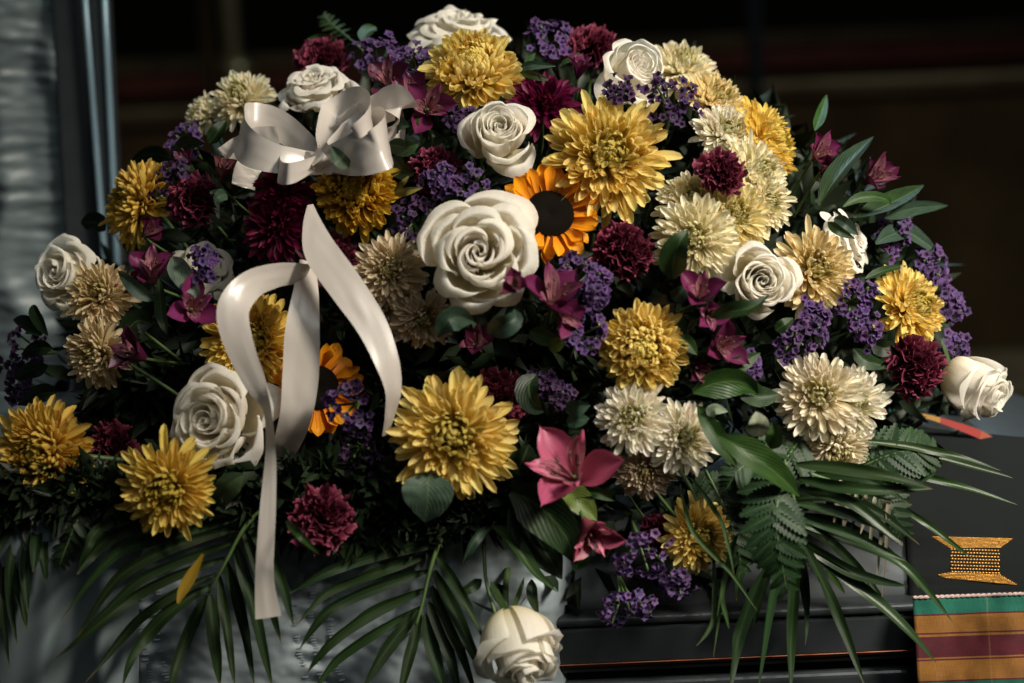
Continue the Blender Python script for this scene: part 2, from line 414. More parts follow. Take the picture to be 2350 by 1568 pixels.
# satin linen hanging out over the casket front on the left
def drape(name, label, x0, x1, y0, y1, fn, nu, nv, mat, cat, base):
    def f(u, v):
        px = x0 + (x1 - x0) * (u + 1) / 2; py = y0 + (y1 - y0) * v
        return at_y(px, py, base + fn(px, py, u, v))
    me = grid(name, nu, nv, f); o = link(name, me, None, mat)
    so = o.modifiers.new('thickness', 'SOLIDIFY'); so.thickness = .0012; so.offset = 1
    o['label'] = label; o['category'] = cat; return o
def wob(px, py, s, a): return a * noise.noise(Vector((px / s, py / s, a * 300)))
def quilt(px, py, u, v):
    d = -.012 + wob(px, py, 260, .010) + wob(px, py, 90, .0035)
    for cx in (365, 700, 745, 1010, 1240):
        q = (px - cx - 14 * math.sin(py / 60)) / 34
        d += math.exp(-q * q) * (.004 + .0016 * math.sin(py / 7.5 + 2 * noise.noise(Vector((px / 60, py / 50, cx)))))
    d += .0012 * noise.noise(Vector((px / 26, py / 18, 9))) 
    e = max(0, (px - 1215) / 95); d += .05 * e ** 2.5                     # rolls back at its right end
    d += .12 * (max(0, 1195 - py) / 150) ** 1.4
    d += .03 * max(0, (330 - px) / 45) ** 2                                # and under the pleat
    return d
drape('satin_throw', 'white satin throw with shirred stitch columns over the casket front', 285, 1312, 960, 1660, quilt, 260, 150, M['lining'], 'satin throw', -.012)
def pleat(px, py, u, v):
    t = (py - 1100) / 500.0
    d = -.016 - .022 * math.exp(-((px - 255 + 40 * t * math.sin(3 * t)) / 45) ** 2) - .014 * math.exp(-((px - 150 + 60 * t) / 40) ** 2)
    d += -.010 * math.exp(-((px - 40) / 60) ** 2) + wob(px, py, 150, .008) + .001 * math.sin(px / 17 + py / 90)
    d += .12 * (max(0, 1175 - py) / 150) ** 1.3
    return d
def hem(px, py): return 0
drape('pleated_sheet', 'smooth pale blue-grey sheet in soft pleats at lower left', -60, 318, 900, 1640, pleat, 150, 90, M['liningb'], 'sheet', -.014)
# stitches: short raised dashes standing on the throw
V, Fc = [], []
for cx in (335, 372, 690, 728, 772, 1000):
    for k in range(46):
        py = 1290 + k * 6.6
        if random.random() < .25: continue
        px = cx + 14 * math.sin(py / 60) + random.uniform(-3, 3)
        u = (px - 285) / 513.5 - 1
        p = at_y(px, py, -.012 + quilt(px, py, u, 0) - .0012); h = RIGHT * .0024; g = UP * .0010; o_ = -FWD * .0004
        b = len(V); V += [p - h - g, p + h - g * .3, p + h + g, p - h + g * .4, p + o_]
        Fc += [(b, b + 1, b + 4), (b + 1, b + 2, b + 4), (b + 2, b + 3, b + 4), (b + 3, b, b + 4)]
st = link('stitching', to_mesh('stitching', V, Fc), bpy.data.objects['satin_throw'], M['lining']); st['kind'] = 'stuff'

# ------------------------------------------------------------------ stole on the closed lid
stole = thing('graduation_stole', 'black stole with gold woven stool emblem and striped kente end, on the lid', 'stole', loc=RIM + Vector((.4, 0, 0)))
def stole_fn(u, v):
    px = 2086 - 20 * v + (2420 - 2078) * (u + 1) / 2; py = 1376 - 400 * v - (px - 2080) * .045 + 20 * max(0, v - .7) * (u + 1) * 4
    p = lid_hit(px, py, .004); p.z += .0012 * noise.noise(Vector((px / 90, py / 60, 0)))
    return p - FWD * .003
o = under('black_panel', grid('black_panel', 24, 50, stole_fn), M['black'], stole)
o.modifiers.new('thickness', 'SOLIDIFY').thickness = .001
def kf(u, v):
    px = 2094 + (2400 - 2094) * (u + 1) / 2 + 14 * v; py = 1374 + 236 * v - (px - 2094) * .035
    Y = -.008 - .006 * min(1, v * 6) + .002 * noise.noise(Vector((px / 60, py / 80, 4))) + .0035 * math.sin(px / 34 + py / 120) + .003 * noise.noise(Vector((px / 45, py / 60, 8)))
    return at_y(px, py, Y)
def kv(u, v): return kf(u, v)
o = under('kente_panel', grid('kente_panel', 40, 40, kv), M['kente'], stole)
o.modifiers.new('thickness', 'SOLIDIFY').thickness = .001
cordP = [kf(-1 + 2 * k / 12, 0) - FWD * .0015 + UP * .001 for k in range(13)]
V_, F_ = [], []
c1 = []; c2 = []
Pc = catmull(cordP, 90)
for k, p in enumerate(Pc):
    a = k * .9; c1.append(p + UP * (.0008 * math.sin(a)) - FWD * (.0008 * math.cos(a))); c2.append(p - UP * (.0008 * math.sin(a)) + FWD * (.0008 * math.cos(a)))
under('twisted_cord', tube('twisted_cord', c1, .0010, 5, 90), M['cord'], stole)
under('twisted_cord', tube('twisted_cord', c2, .0010, 5, 90), M['cord'], stole)
# gold brocade emblem: raised thread dashes
V, Fc = [], []
def dash(px, py, w, h, slant=0.0):
    p = lid_hit(px, py, .004) - FWD * .0036; m = mpp(p); r = RIGHT * (w * m / 2); q = (UP * h + RIGHT * slant) * (m / 2); o_ = -FWD * .0009
    b = len(V); V.extend([p - r - q, p + r - q, p + r + q, p - r + q, p - r * .3 + o_, p + r * .3 + o_])
    Fc.extend([(b, b + 1, b + 5, b + 4), (b + 1, b + 2, b + 5), (b + 2, b + 3, b + 4, b + 5), (b + 3, b, b + 4)])
def E2(zx, zy): return 1974 + zx * .4602, 846 + zy * .4602
for rw in range(9):
    t = rw / 8; xl = 360 + 80 * t; xr = 748 - 58 * t; y0 = 838 + 52 * t
    n = int((xr - xl) / 8.5)
    for k in range(n + 1):
        x, y = E2(xl + (xr - xl) * k / n, y0 + 10 * k / n * (1 - t)); dash(x, y, 4.6, 2.2, 2.5)
for rw in range(8):
    for k in range(16):
        x, y = E2(450 + k * 15.4 + (rw % 2) * 4, 899 + rw * 16 + k * .5); dash(x, y, 5.6, 3.0)
for rw in range(9):
    t = rw / 8; xl = 432 - 47 * min(1, t * 2.5) + 60 * max(0, t - .4) ; xr = 690 + 80 * t
    n = int((xr - xl) / 8.5)
    for k in range(n + 1):
        x, y = E2(xl + (xr - xl) * k / n, 1018 + 22 * t + (10 + 24 * t) * k / n); dash(x, y, 4.6, 2.2, 2.5)
em = under('gold_emblem', to_mesh('gold_emblem', V, Fc), M['gold'], stole); em['kind'] = 'stuff'
bandP = [(2040, 942), (2110, 952), (2180, 972), (2250, 998), (2308, 1028)]
P = [at_y(x, y, .17) for x, y in bandP]
under('kente_band', strip('kente_band', P, [.003, .005, .007, .009, .004], n=30, nu=6, tilts=[.9, .8, .6, .5, .4]), M['kente2'], stole)

# ------------------------------------------------------------------ dim church behind
fl = link('floor', grid('floor', 4, 4, lambda u, v: (u * 12, -3 + 22 * v, -.98)), None, M['floor']); fl['kind'] = 'structure'
wl = link('wall', grid('wall', 4, 4, lambda u, v: (u * 12, 12, -1 + 8 * v)), None, M['floor']); wl['kind'] = 'structure'
def box_mesh(name, x0, x1, y0, y1, z0, z1):
    V = [(x0, y0, z0), (x1, y0, z0), (x1, y1, z0), (x0, y1, z0), (x0, y0, z1), (x1, y0, z1), (x1, y1, z1), (x0, y1, z1)]
    return to_mesh(name, V, [(3, 2, 1, 0), (4, 5, 6, 7), (0, 1, 5, 4), (1, 2, 6, 5), (2, 3, 7, 6), (3, 0, 4, 7)], None, False)
def bev(o, wd=.01):
    b = o.modifiers.new('bevel', 'BEVEL'); b.width = wd; b.segments = 3; return o
for i, (py, Y, lab) in enumerate(((268, 3.2, 'nearest dark wooden pew, blurred behind the flowers'), (150, 4.6, 'farther pew with dull red cushioned back, blurred'))):
    zt = at_y(1175, py - (1175 - 300) * .043, Y).z
    pw = thing('church_pew', lab, 'pew', 'church pews behind the casket', loc=(0, Y, -.98))
    def pp(name, me, m): return bev(under(name, me, m, pw))
    pp('backrest', box_mesh('backrest', -2.2, 2.2, Y + .04, Y + .07, -.55, zt - .03), M['wood'])
    pp('top_rail', box_mesh('top_rail', -2.2, 2.2, Y, Y + .08, zt - .03, zt + .012), M['wood'])
    if i: pp('back_cushion', box_mesh('back_cushion', -2.1, 2.1, Y - .02, Y + .04, zt - .10, zt - .035), M['redcloth'])
    pp('seat', box_mesh('seat', -2.2, 2.2, Y - .42, Y + .04, -.58, -.54), M['wood'])
    for x in (-2.2, 2.16): pp('end_panel', box_mesh('end_panel', x, x + .06, Y - .44, Y + .1, -.98, zt + .03), M['wood'])
bp = at_y(545, 120, 4.2)
ps = thing('brass_stand', 'slim brass pole standing in the dark behind the bow', 'stand', loc=(bp.x, 4.2, -.98))
under('pole', tube('pole', [Vector((bp.x - .01, 4.2, -.95)), Vector((bp.x - .02, 4.2, 1.4))], .026, 14, 5), M['brass'], ps)
under('pole', tube('pole', [Vector((bp.x - .085, 4.25, -.95)), Vector((bp.x - .095, 4.25, 1.4))], .022, 14, 5), M['wood'], ps)
under('foot', tube('foot', [Vector((bp.x - .04, 4.2, -.98)), Vector((bp.x - .04, 4.2, -.93))], lambda t: .16 - .05 * t, 24, 4), M['brass'], ps)
under('collar', tube('collar', [Vector((bp.x - .01, 4.2, bp.z - .09)), Vector((bp.x - .01, 4.2, bp.z - .02))], lambda t: .030 + .02 * math.sin(math.pi * t), 16, 8), M['brass'], ps)
gp = at_y(1742, 80, 3.2)
ps2 = thing('metal_post', 'thin grey post barely visible in the dark at upper right', 'post', loc=(gp.x, 3.2, -.98))
under('pole', tube('pole', [Vector((gp.x, 3.2, -.98)), Vector((gp.x - .02, 3.2, 1.4))], .018, 12, 5), M['casket'], ps2)
under('foot', tube('foot', [Vector((gp.x, 3.2, -.98)), Vector((gp.x, 3.2, -.95))], lambda t: .13 - .03 * t, 20, 3), M['casket'], ps2)

# ------------------------------------------------------------------ flower building blocks
def mum_petal(bend, trough, wid, point, seed, reflex=0.0):
    rs = random.Random(seed); ph = rs.uniform(0, 6); kx = rs.uniform(-.12, .12)
    NV = 7; pos = [(0, 0)]; a = 0
    for j in range(1, 61):
        s = j / 60; a = bend * s ** 1.6 - reflex * s
        pos.append((pos[-1][0] + math.cos(a) / 60, pos[-1][1] + math.sin(a) / 60))
    def f(u, v):
        v2 = 1 - (1 - v) ** 1.5
        y, z = pos[int(round(v2 * 60))]
        prof_ = (.34 + .66 * min(1, v2 / .7) ** 1.3)
        e = max(0, (v2 - .72) / .28)
        prof_ *= (1 - e ** (2.2 if point < .5 else 1.35)) ** (.5 if point < .5 else .75) if e < 1 else .03
        a_ = bend * v2 ** 1.6 - reflex * v2
        wv = wid * prof_
        zz = trough * wv * (u * u - .3)
        return (u * wv + kx * v2 * v2, y - zz * math.sin(a_), z + zz * math.cos(a_) + .015 * math.sin(ph + 4 * v2))
    return grid('petal', 4, NV, f)
BENDS = [-.35, -.05, .25, .6, 1.0, 1.5, 2.1]
def petal_set(trough, wid, point, mat, nvar=2):
    S = {}
    for i, b in enumerate(BENDS):
        S[i] = []
        for k in range(nvar):
            me = mum_petal(b, trough, wid, point, i * 10 + k); me.materials.append(mat); S[i].append(me)
    return S
PS = {'spider': petal_set(.8, .105, .3, M['mum'], 3), 'incurve': petal_set(1.2, .115, 0, M['mum'], 3),
      'cream': petal_set(.8, .105, 0, M['cream'], 3), 'magenta': petal_set(.7, .115, 1, M['magenta'], 3)}
def bend_i(b): return min(range(len(BENDS)), key=lambda i: abs(BENDS[i] - b))
GA = math.pi * (3 - math.sqrt(5))
def joined(name, parts):
    V, Fc, U = [], [], []
    for me, mx in parts:
        b = len(V); V += [mx @ v.co for v in me.vertices]
        uv = [(0, 0)] * len(me.vertices); d = me.uv_layers[0].data
        for p in me.polygons:
            Fc.append(tuple(b + i for i in p.vertices))
            for li, i in zip(p.loop_indices, p.vertices): uv[i] = tuple(d[li].uv)
        U += uv
    return to_mesh(name, V, Fc, U)
def flower_base(name, label, cat, group, px, py, r, n, off, Y=None, flat=0.3):
    p = at_y(px, py, Y) if Y is not None else surf(px, py, off)
    rad = r * mpp(p); nw = cdir(n)
    t = thing(name, label, cat, group, mtx=frame(p, nw, random.uniform(0, 6.28), rad))
    # stem into the heart of the spray (in flower units)
    inv = t.matrix_basis.inverted()
    heart = Vector((p.x * .55, .27 if Y is None else .05, min(p.z - .05, .12) if p.z > .1 else p.z + .06))
    hl = inv @ heart; hl = hl.normalized() * min(hl.length, 3.2)
    if hl.z > -.5: hl.z = -.5
    link('stem', tube('stem', [Vector((0, 0, -.3)), Vector((0, 0, -.75)), hl * .7 + Vector((0, 0, -.3)), hl], .055, 6, 8), t, M['stem'])
    return t
cal_me = grid('calyx', 12, 4, lambda u, v: (math.cos(u * math.pi) * (.05 + .26 * v ** .7), math.sin(u * math.pi) * (.05 + .26 * v ** .7), -.55 + .25 * v + .05 * (v > .9) * math.cos(u * 20)))
cal_me.materials.append(M['stem'])
def mum(label, px, py, r, n, off=0.0, style='spider', col=(.80, .50, .075), Y=None, group='yellow chrysanthemums in the spray', name='chrysanthemum',
        n_out=255, n_in=120, open_=1.0, wild=.15, rs=None):
    if style in ('spider', 'incurve'): r *= .95
    t = flower_base(name, label, 'chrysanthemum', group, px, py, r, n, off, Y)
    link('calyx', cal_me, t)
    S = PS[style]; inner = []; N_ = n_out + n_in
    tmax = R(100) if style != 'magenta' else R(98)
    for i in range(N_):
        f = (i + .5) / N_
        th = math.acos(1 - (f ** 1.12) * (1 - math.cos(tmax))) + random.gauss(0, .05 + .05 * f)
        ph = i * GA + random.gauss(0, .12)
        if style == 'incurve': L = .50 + .48 * f ** .8; b = 1.9 - 1.75 * f ** 1.4
        elif style == 'spider': L = .38 + .64 * f ** .75; b = 1.7 - 1.85 * f ** .9
        elif style == 'cream': L = .38 + .60 * f ** .75; b = 1.5 - 1.5 * f ** .7
        else: L = .5 + .5 * f; b = 1.0 - 1.2 * f
        L *= 1 + random.uniform(-.13, .10)
        if f > .75 and random.random() < wild: L *= random.uniform(1.05, 1.22); th += random.uniform(-.25, .1)
        th *= open_
        W = (.36 + .68 * f) * {'incurve': 1.0, 'spider': .92, 'cream': .92, 'magenta': 1.08}[style] * random.uniform(.85, 1.15)
        base = Vector((math.cos(ph) * math.sin(th) * .14, math.sin(ph) * math.sin(th) * .14, -.36 + .12 * math.cos(th)))
        mx = pmatrix(th, ph, base, L, W, random.gauss(0, .32))
        me = random.choice(S[bend_i(b + random.gauss(0, .32))])
        if i < n_in: inner.append((me, mx))
        else: link('petal', me, t, color=jit(col), matrix=mx)
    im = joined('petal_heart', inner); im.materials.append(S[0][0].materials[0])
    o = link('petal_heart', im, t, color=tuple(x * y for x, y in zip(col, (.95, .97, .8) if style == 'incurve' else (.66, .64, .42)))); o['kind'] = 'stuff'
    return t
eye_parts = None
def eye(t, rr=.2, z=-.08, n=70):
    """button of short florets in the middle of a daisy-form bloom"""
    V, Fc = [], []
    for i in range(n):
        q = math.sqrt((i + .5) / n) * rr; a = i * GA; c = Vector((q * math.cos(a), q * math.sin(a), z + .05 * (1 - (q / rr) ** 2))); h = .028; b = len(V)
        for k in range(5): V.append(c + Vector((.018 * math.cos(k * 1.257), .018 * math.sin(k * 1.257), 0)))
        V.append(c + Vector((0, 0, h)))
        for k in range(5): Fc.append((b + k, b + (k + 1) % 5, b + 5))
    o = link('eye', to_mesh('eye', V, Fc), t, M['pollen']); o['kind'] = 'stuff'

# ---- roses
def rose_meshes(style, seed):
    rs = random.Random(seed); out = []
    N_ = {'open': 25, 'cup': 22, 'blown': 30, 'bud': 15, 'full': 25, 'side': 17}[style]
    for i in range(N_):
        s = i / (N_ - 1); phi0 = i * 2.32 + rs.gauss(0, .22)
        if style == 'open':
            rc = .05 + .76 * s ** 1.05; zc = .30 + .08 * math.sin(math.pi * s ** .8) - .46 * s ** 2.4; lw = .035 + .19 * s ** 1.5; W = 1.0 * (1 - s) ** 2 + .95; dr = .9 + .9 * s; sp = .50 * (1 - s) ** 1.2 + .10
        elif style == 'cup':
            e = max(0, (s - .78) / .22)
            rc = .04 + .64 * s ** .85 + .10 * e; zc = .46 + .10 * math.sin(math.pi * min(1, s * 1.1)) - .50 * e ** 1.2; lw = .010 + .045 * s + .20 * e; W = 1.2 * (1 - s) ** 1.5 + .96; dr = .7 + .7 * s; sp = .22 * (1 - s) + .10
        elif style == 'full':
            rc = .05 + .80 * s ** .9; zc = .38 + .06 * math.sin(math.pi * s) - .52 * s ** 2.6; lw = .012 + .15 * s ** 1.6; W = 1.0 * (1 - s) ** 1.5 + .80; dr = .8 + .9 * s; sp = .20 * (1 - s) + .10
        elif style == 'side':
            rc = .06 + .54 * s ** .8; zc = .66 - .50 * s ** 1.6; lw = .03 + .11 * s; W = .9 * (1 - s) + 1.0; dr = .5 + .6 * s; sp = .16
        elif style == 'blown':
            rc = .06 + .72 * s ** .9; zc = .34 - .42 * s ** 1.5; lw = .07 + .18 * s; W = .9 * (1 - s) + .64; dr = .4 + .7 * s; sp = .14
        else:
            rc = .05 + .42 * s ** .9; zc = .80 - .16 * s; lw = .03 + .16 * s ** 2; W = 1.8 * (1 - s) + 1.0; dr = .4 + .7 * s; sp = .16
        rc *= 1 + rs.uniform(-.11, .11); zc += rs.uniform(-.055, .055); lw *= rs.uniform(.6, 1.4)
        rb = .02 + .16 * s; z0 = -.55 + (.1 if style == 'blown' else 0)
        sp *= rs.uniform(.7, 1.3); ph = rs.uniform(0, 6); rip = (.008 + .026 * s * rs.random()) * (.4 if style == 'side' else 1) + (.022 if style == 'blown' else 0); pt_ = rs.uniform(.0, .09)
        tuck = rs.uniform(.14, .32) * (1 if style != 'side' else .5); tilt = rs.uniform(-.10, .10); bul = .07 * s + .02; pw = rs.uniform(2.0, 3.4); ex = rs.uniform(-.3, .3); drp = rs.uniform(.22, .42); crk = rs.uniform(-.5, .5)
        def f(u, v):
            nz_ = noise.noise(Vector((u * 2.2 + ph * 3, v * 1.6, s * 9)))
            h = 1 - drp * abs(u) ** pw + .018 * math.sin(6 * u + ph) * (.4 + s) + .03 * nz_ * v
            q = v * h
            b = min(1, q / .74); t = max(0, (q - .74) / .26)
            r = rb + (rc - rb) * b ** .55 + bul * math.sin(math.pi * b); z = z0 + (zc - z0) * b ** 1.1 + tilt * u * v
            r += lw * t ** 1.25 * (1 + ex * u); z += lw * (.55 * t - dr * t * t * (1 + ex * u))
            z += pt_ * math.exp(-((u - .4 * ex) / .2) ** 2) * t ** 2 * (1 if s > .25 else .3)
            r += .035 * s * math.exp(-((u - crk) / .13) ** 2) * b * b                      # a soft crease down the petal
            r *= 1 + sp * u * (.35 + .65 * v) - tuck * u * u * v
            r += rip * math.sin(3.1 * u + ph) * v ** 3 + .4 * rip * math.sin(10 * u + ph * 2) * v ** 7 + .03 * s * nz_ * v
            a = phi0 + u * W
            return (r * math.cos(a), r * math.sin(a), z + .7 * rip * math.cos(7 * u + ph) * v ** 4)
        me = grid('petal', 22, 18, f); me.materials.append(M['rose']); out.append(me)
    return out
ROSES = {}
def rose(label, px, py, r, n, style, off=0.0, Y=None, col=(.93, .90, .83), seed=1, roll=None):
    key = (style, seed)
    if key not in ROSES: ROSES[key] = rose_meshes(style, seed * 31)
    t = flower_base('rose', label, 'rose', 'white roses in the spray', px, py, r, n, off, Y)
    if roll is not None:
        t.matrix_basis = frame(t.matrix_basis.translation.copy(), cdir(n), roll, t.matrix_basis.to_scale()[0])
    for me in ROSES[key]: link('petal', me, t, color=jit(col, .03, .012))
    for k in range(5):
        a = k * 1.2566; mx = pmatrix(R(125), a, Vector((.08 * math.cos(a), .08 * math.sin(a), -.55)), .55, .5)
        link('sepal', SEPAL, t, color=(.05, .09, .03), matrix=mx)
    return t
SEPAL = grid('sepal', 2, 6, lambda u, v: (u * .2 * (1 - v) ** .7 * (.5 + v), v, -.15 * v * v)); SEPAL.materials.append(M['leaf'])

# ---- carnations
def carn_petal(seed):
    rs = random.Random(seed); ph = rs.uniform(0, 6); k1 = rs.uniform(4, 6.5); A = rs.uniform(.15, .23); NU = 22
    def f(u, v):
        i = round((u + 1) / 2 * NU)
        L = v * (1 - .10 * u * u) + (.035 * (1 if i % 2 else -1) if v > .99 else 0)
        a = u * .62; wv = L
        z = A * v ** 2 * math.sin(k1 * u + ph) + .5 * A * v ** 3 * math.sin(2.3 * k1 * u + 2 * ph) + .12 * v * v
        return (math.sin(a) * wv * .95, math.cos(a) * wv * .85 + .08 * v ** 2 * math.cos(k1 * u * 1.3 + ph), z)
    me = grid('petal', NU, 7, f); me.materials.append(M['carnation']); return me
CARN = [carn_petal(k) for k in range(9)]
calyx_tube = grid('calyx', 10, 4, lambda u, v: (math.cos(u * math.pi) * (.10 + .10 * v), math.sin(u * math.pi) * (.10 + .10 * v), -.95 + .6 * v)); calyx_tube.materials.append(M['stem'])
def carnation(label, px, py, r, n, off=0.0, col=(.092, .009, .021), Y=None, squash=1.0):
    t = flower_base('carnation', label, 'carnation', 'maroon carnations in the spray', px, py, r, n, off, Y)
    link('calyx', calyx_tube, t)
    N_ = 46
    for i in range(N_):
        f = (i + .5) / N_; th = math.acos(1 - f * (1 - math.cos(R(105)))) + random.gauss(0, .1); ph = i * GA + random.gauss(0, .2)
        L = (.72 + .34 * f) * random.uniform(.9, 1.1)
        mx = pmatrix(th, ph, Vector((0, 0, -.32)), L, L * random.uniform(.75, 1.0), random.gauss(0, .5))
        link('petal', random.choice(CARN), t, color=jit(col, .2, .05), matrix=mx)
    return t

# ---- alstroemeria
def tepal(seed, wid, flare, point, L=1.0):
    rs = random.Random(seed); ph = rs.uniform(0, 6); pos = [(0, 0)]
    for j in range(1, 61):
        s = j / 60; a = -flare * s ** 1.8
        pos.append((pos[-1][0] + math.cos(a) / 60, pos[-1][1] + math.sin(a) / 60))
    def f(u, v):
        y, z = pos[int(round(v * 60))]; a = -flare * v ** 1.8
        p = .16 + .84 * math.sin(min(1, v / .68) * math.pi / 2) ** 1.5
        e = max(0, (v - .66) / .34); p *= (1 - e ** 1.6) ** .8 if e < 1 else .05
        wv = wid * p; zz = .55 * wv * (u * u - .3) + .03 * math.sin(ph + u * 3 + v * 5) * v
        return (u * wv, y - zz * math.sin(a) + .06 * v ** 8 * (1 - abs(u)), z + zz * math.cos(a))
    return grid('tepal', 6, 9, f)
TO = []; TI = []
for k in range(3):
    me = tepal(k, .29, .85, .5); me.materials.append(M['alstro_out']); TO.append(me)
    me = tepal(k + 9, .18, .6, 1); me.materials.append(M['alstro_in']); TI.append(me)
def alstro(label, px, py, r, n, off=0.0, col=(.20, .018, .075), Y=None, open_=1.0, group='purple alstroemeria in the spray', roll=None, buds=0):
    t = flower_base('alstroemeria', label, 'alstroemeria', group, px, py, r, n, off, Y)
    for k in range(6):
        a = k * math.pi / 3 + random.gauss(0, .08); outer = k % 2 == 0
        th = R((27 if outer else 18) * open_) + random.gauss(0, .08)
        mx = pmatrix(th, a, Vector((0, 0, -.75)), 1.35 * random.uniform(.93, 1.07), 1.25 if outer else 1.2, random.gauss(0, .1))
        link('tepal', random.choice(TO if outer else TI), t, color=jit(col, .15, .06), matrix=mx)
    if open_ > .5:
        for k in range(5):
            a = k * 1.257 + .5; rr_ = Vector((math.cos(a), math.sin(a), 0))
            s = link('stamen', tube('stamen', [Vector((0, 0, -.7)), rr_ * .1 + Vector((0, 0, -.2)), rr_ * .22 + Vector((0, 0, .12 + .05 * (k % 3)))], .014, 5, 7), t, M['pink_fil'])
            link('anther', tube('anther', [rr_ * .20 + Vector((0, 0, .10 + .05 * (k % 3))), rr_ * .27 + Vector((0, 0, .17 + .05 * (k % 3)))], .03, 5, 4), s, M['anther'])
    for k in range(buds):
        a = random.uniform(0, 6.28); b = Vector((math.cos(a) * .75, math.sin(a) * .75, -.1))
        mx = Matrix.Translation(b) @ Matrix.Rotation(random.uniform(-.5, .5), 4, 'X')
        link('bud', BUD, t, color=jit(col, .1, .05), matrix=mx)
    return t
M['pink_fil'] = simple('filament', (.40, .12, .14), .5, .3)
BUD = grid('bud', 12, 8, lambda u, v: (math.cos(u * math.pi) * .17 * math.sin(math.pi * min(1, v * .93 + .05)) ** .7, math.sin(u * math.pi) * .17 * math.sin(math.pi * min(1, v * .93 + .05)) ** .7, -.4 + .75 * v)); BUD.materials.append(M['alstro_out'])

# ---- sunflower
RAY = [mum_petal(b, .6, .20, 1, 70 + i) for i, b in enumerate((.6, .15, .4, -.2, .3, -.6))]
for me in RAY: me.materials.append(M['sun'])
def sunflower(label, px, py, r, n, off=0.0):
    t = flower_base('sunflower', label, 'sunflower', 'sunflowers in the spray', px, py, r, n, off)
    link('disc', grid('disc', 30, 8, lambda u, v: (math.cos(u * math.pi) * .48 * v, math.sin(u * math.pi) * .48 * v, -.02 + .08 * math.sin(v * 2.6))), t, M['disc'])
    V, Fc = [], []
    for i in range(520):
        q = .48 * math.sqrt((i + .5) / 520); a = i * GA; c = Vector((q * math.cos(a), q * math.sin(a), -.02 + .08 * math.sin(q / .52 * 2.6))); b = len(V); hh = .03 + .03 * q
        for k in range(4): V.append(c + Vector((.011 * math.cos(k * 1.57), .011 * math.sin(k * 1.57), 0)))
        V.append(c + Vector((0, 0, hh)))
        for k in range(4): Fc.append((b + k, b + (k + 1) % 4, b + 4))
    o = link('disc_florets', to_mesh('disc_florets', V, Fc), t, M['disc_ring']); o['kind'] = 'stuff'
    for i in range(44):
        a = i * 2 * math.pi / 22 + (i // 22) * .14 + random.gauss(0, .07); th = max(R(54), R(64 if i < 22 else 84) + random.gauss(0, .2))
        b = Vector((math.cos(a) * .47, math.sin(a) * .47, -.02 - .06 * (i // 22)))
        mx = pmatrix(th, a, b, .55 * random.uniform(.85, 1.15), .72 * random.uniform(.85, 1.15), random.gauss(0, .4))
        link('ray_petal', random.choice(RAY), t, color=jit((.95, .40, .012), .12, .05), matrix=mx)
    for i in range(16):
        a = i * .3927; mx = pmatrix(R(105), a, Vector((math.cos(a) * .4, math.sin(a) * .4, -.12)), .45, .6)
        link('bract', SEPAL, t, color=(.05, .09, .03), matrix=mx)
    return t

# ---- statice
def floret(seed):
    rs = random.Random(seed)
    def f(u, v):
        a = u * math.pi; lob = 1 + .16 * math.cos(5 * a) * v
        r = (.12 + .88 * v ** 1.3) * lob; z = -.9 + 1.25 * v ** .7 - .25 * max(0, v - .7) / .3 + .12 * math.sin(3 * a + seed) * v
        return (r * math.cos(a), r * math.sin(a), z)
    me = grid('floret', 10, 3, f); me.materials.append(M['statice']); return me
FLO = [floret(k) for k in range(4)]
def statice(label, px, py, r, n=None, off=0.02, Y=None, dens=1.0, col=(.115, .045, .26), hue=0):
    p0 = at_y(px, py, Y) if Y is not None else surf(px, py, off); m = mpp(p0); nw = cdir(n) if n else (mgrad(p0) * .6 - FWD * .5).normalized()
    t = thing('statice_sprig', label, 'statice', 'purple statice sprigs', mtx=frame(p0, nw, random.uniform(0, 6.28), 1.0))
    rad = r * m; root = Vector((0, 0, -1.5 * rad - .01)); nb = 6; fr = 10.0 * m
    for b in range(nb):
        a = b * 2 * math.pi / nb + random.uniform(-.3, .3); q = rad * random.uniform(.35, .95) * (0.4 if b == 0 else 1)
        end = Vector((q * math.cos(a), q * math.sin(a), random.uniform(-.25, .35) * rad))
        mid = root.lerp(end, .55) * 1.0 + Vector((0, 0, .15 * rad)); mid.x *= .6; mid.y *= .6
        br = link('branch', tube('branch', [root, mid, end], .0011, 5, 8), t, M['stem'])
        tang = Vector((-math.sin(a), math.cos(a), random.uniform(-.3, .3)))
        nf = max(5, int(8.5 * dens))
        for k in range(nf):
            s = (k / (nf - 1) - .5) * 2
            c = end + tang * (s * rad * .50) + Vector((random.gauss(0, .75) * fr, random.gauss(0, .75) * fr, -abs(s) * .25 * rad + random.gauss(0, .4) * fr))
            d = Vector((c.x * .5 / rad + random.gauss(0, .35), c.y * .5 / rad + random.gauss(0, .35), 1)).normalized()
            link('floret', random.choice(FLO), t, color=jit(col, .28, .12), matrix=frame(c, d, random.uniform(0, 6.28), fr * random.uniform(.75, 1.2)))
    return t

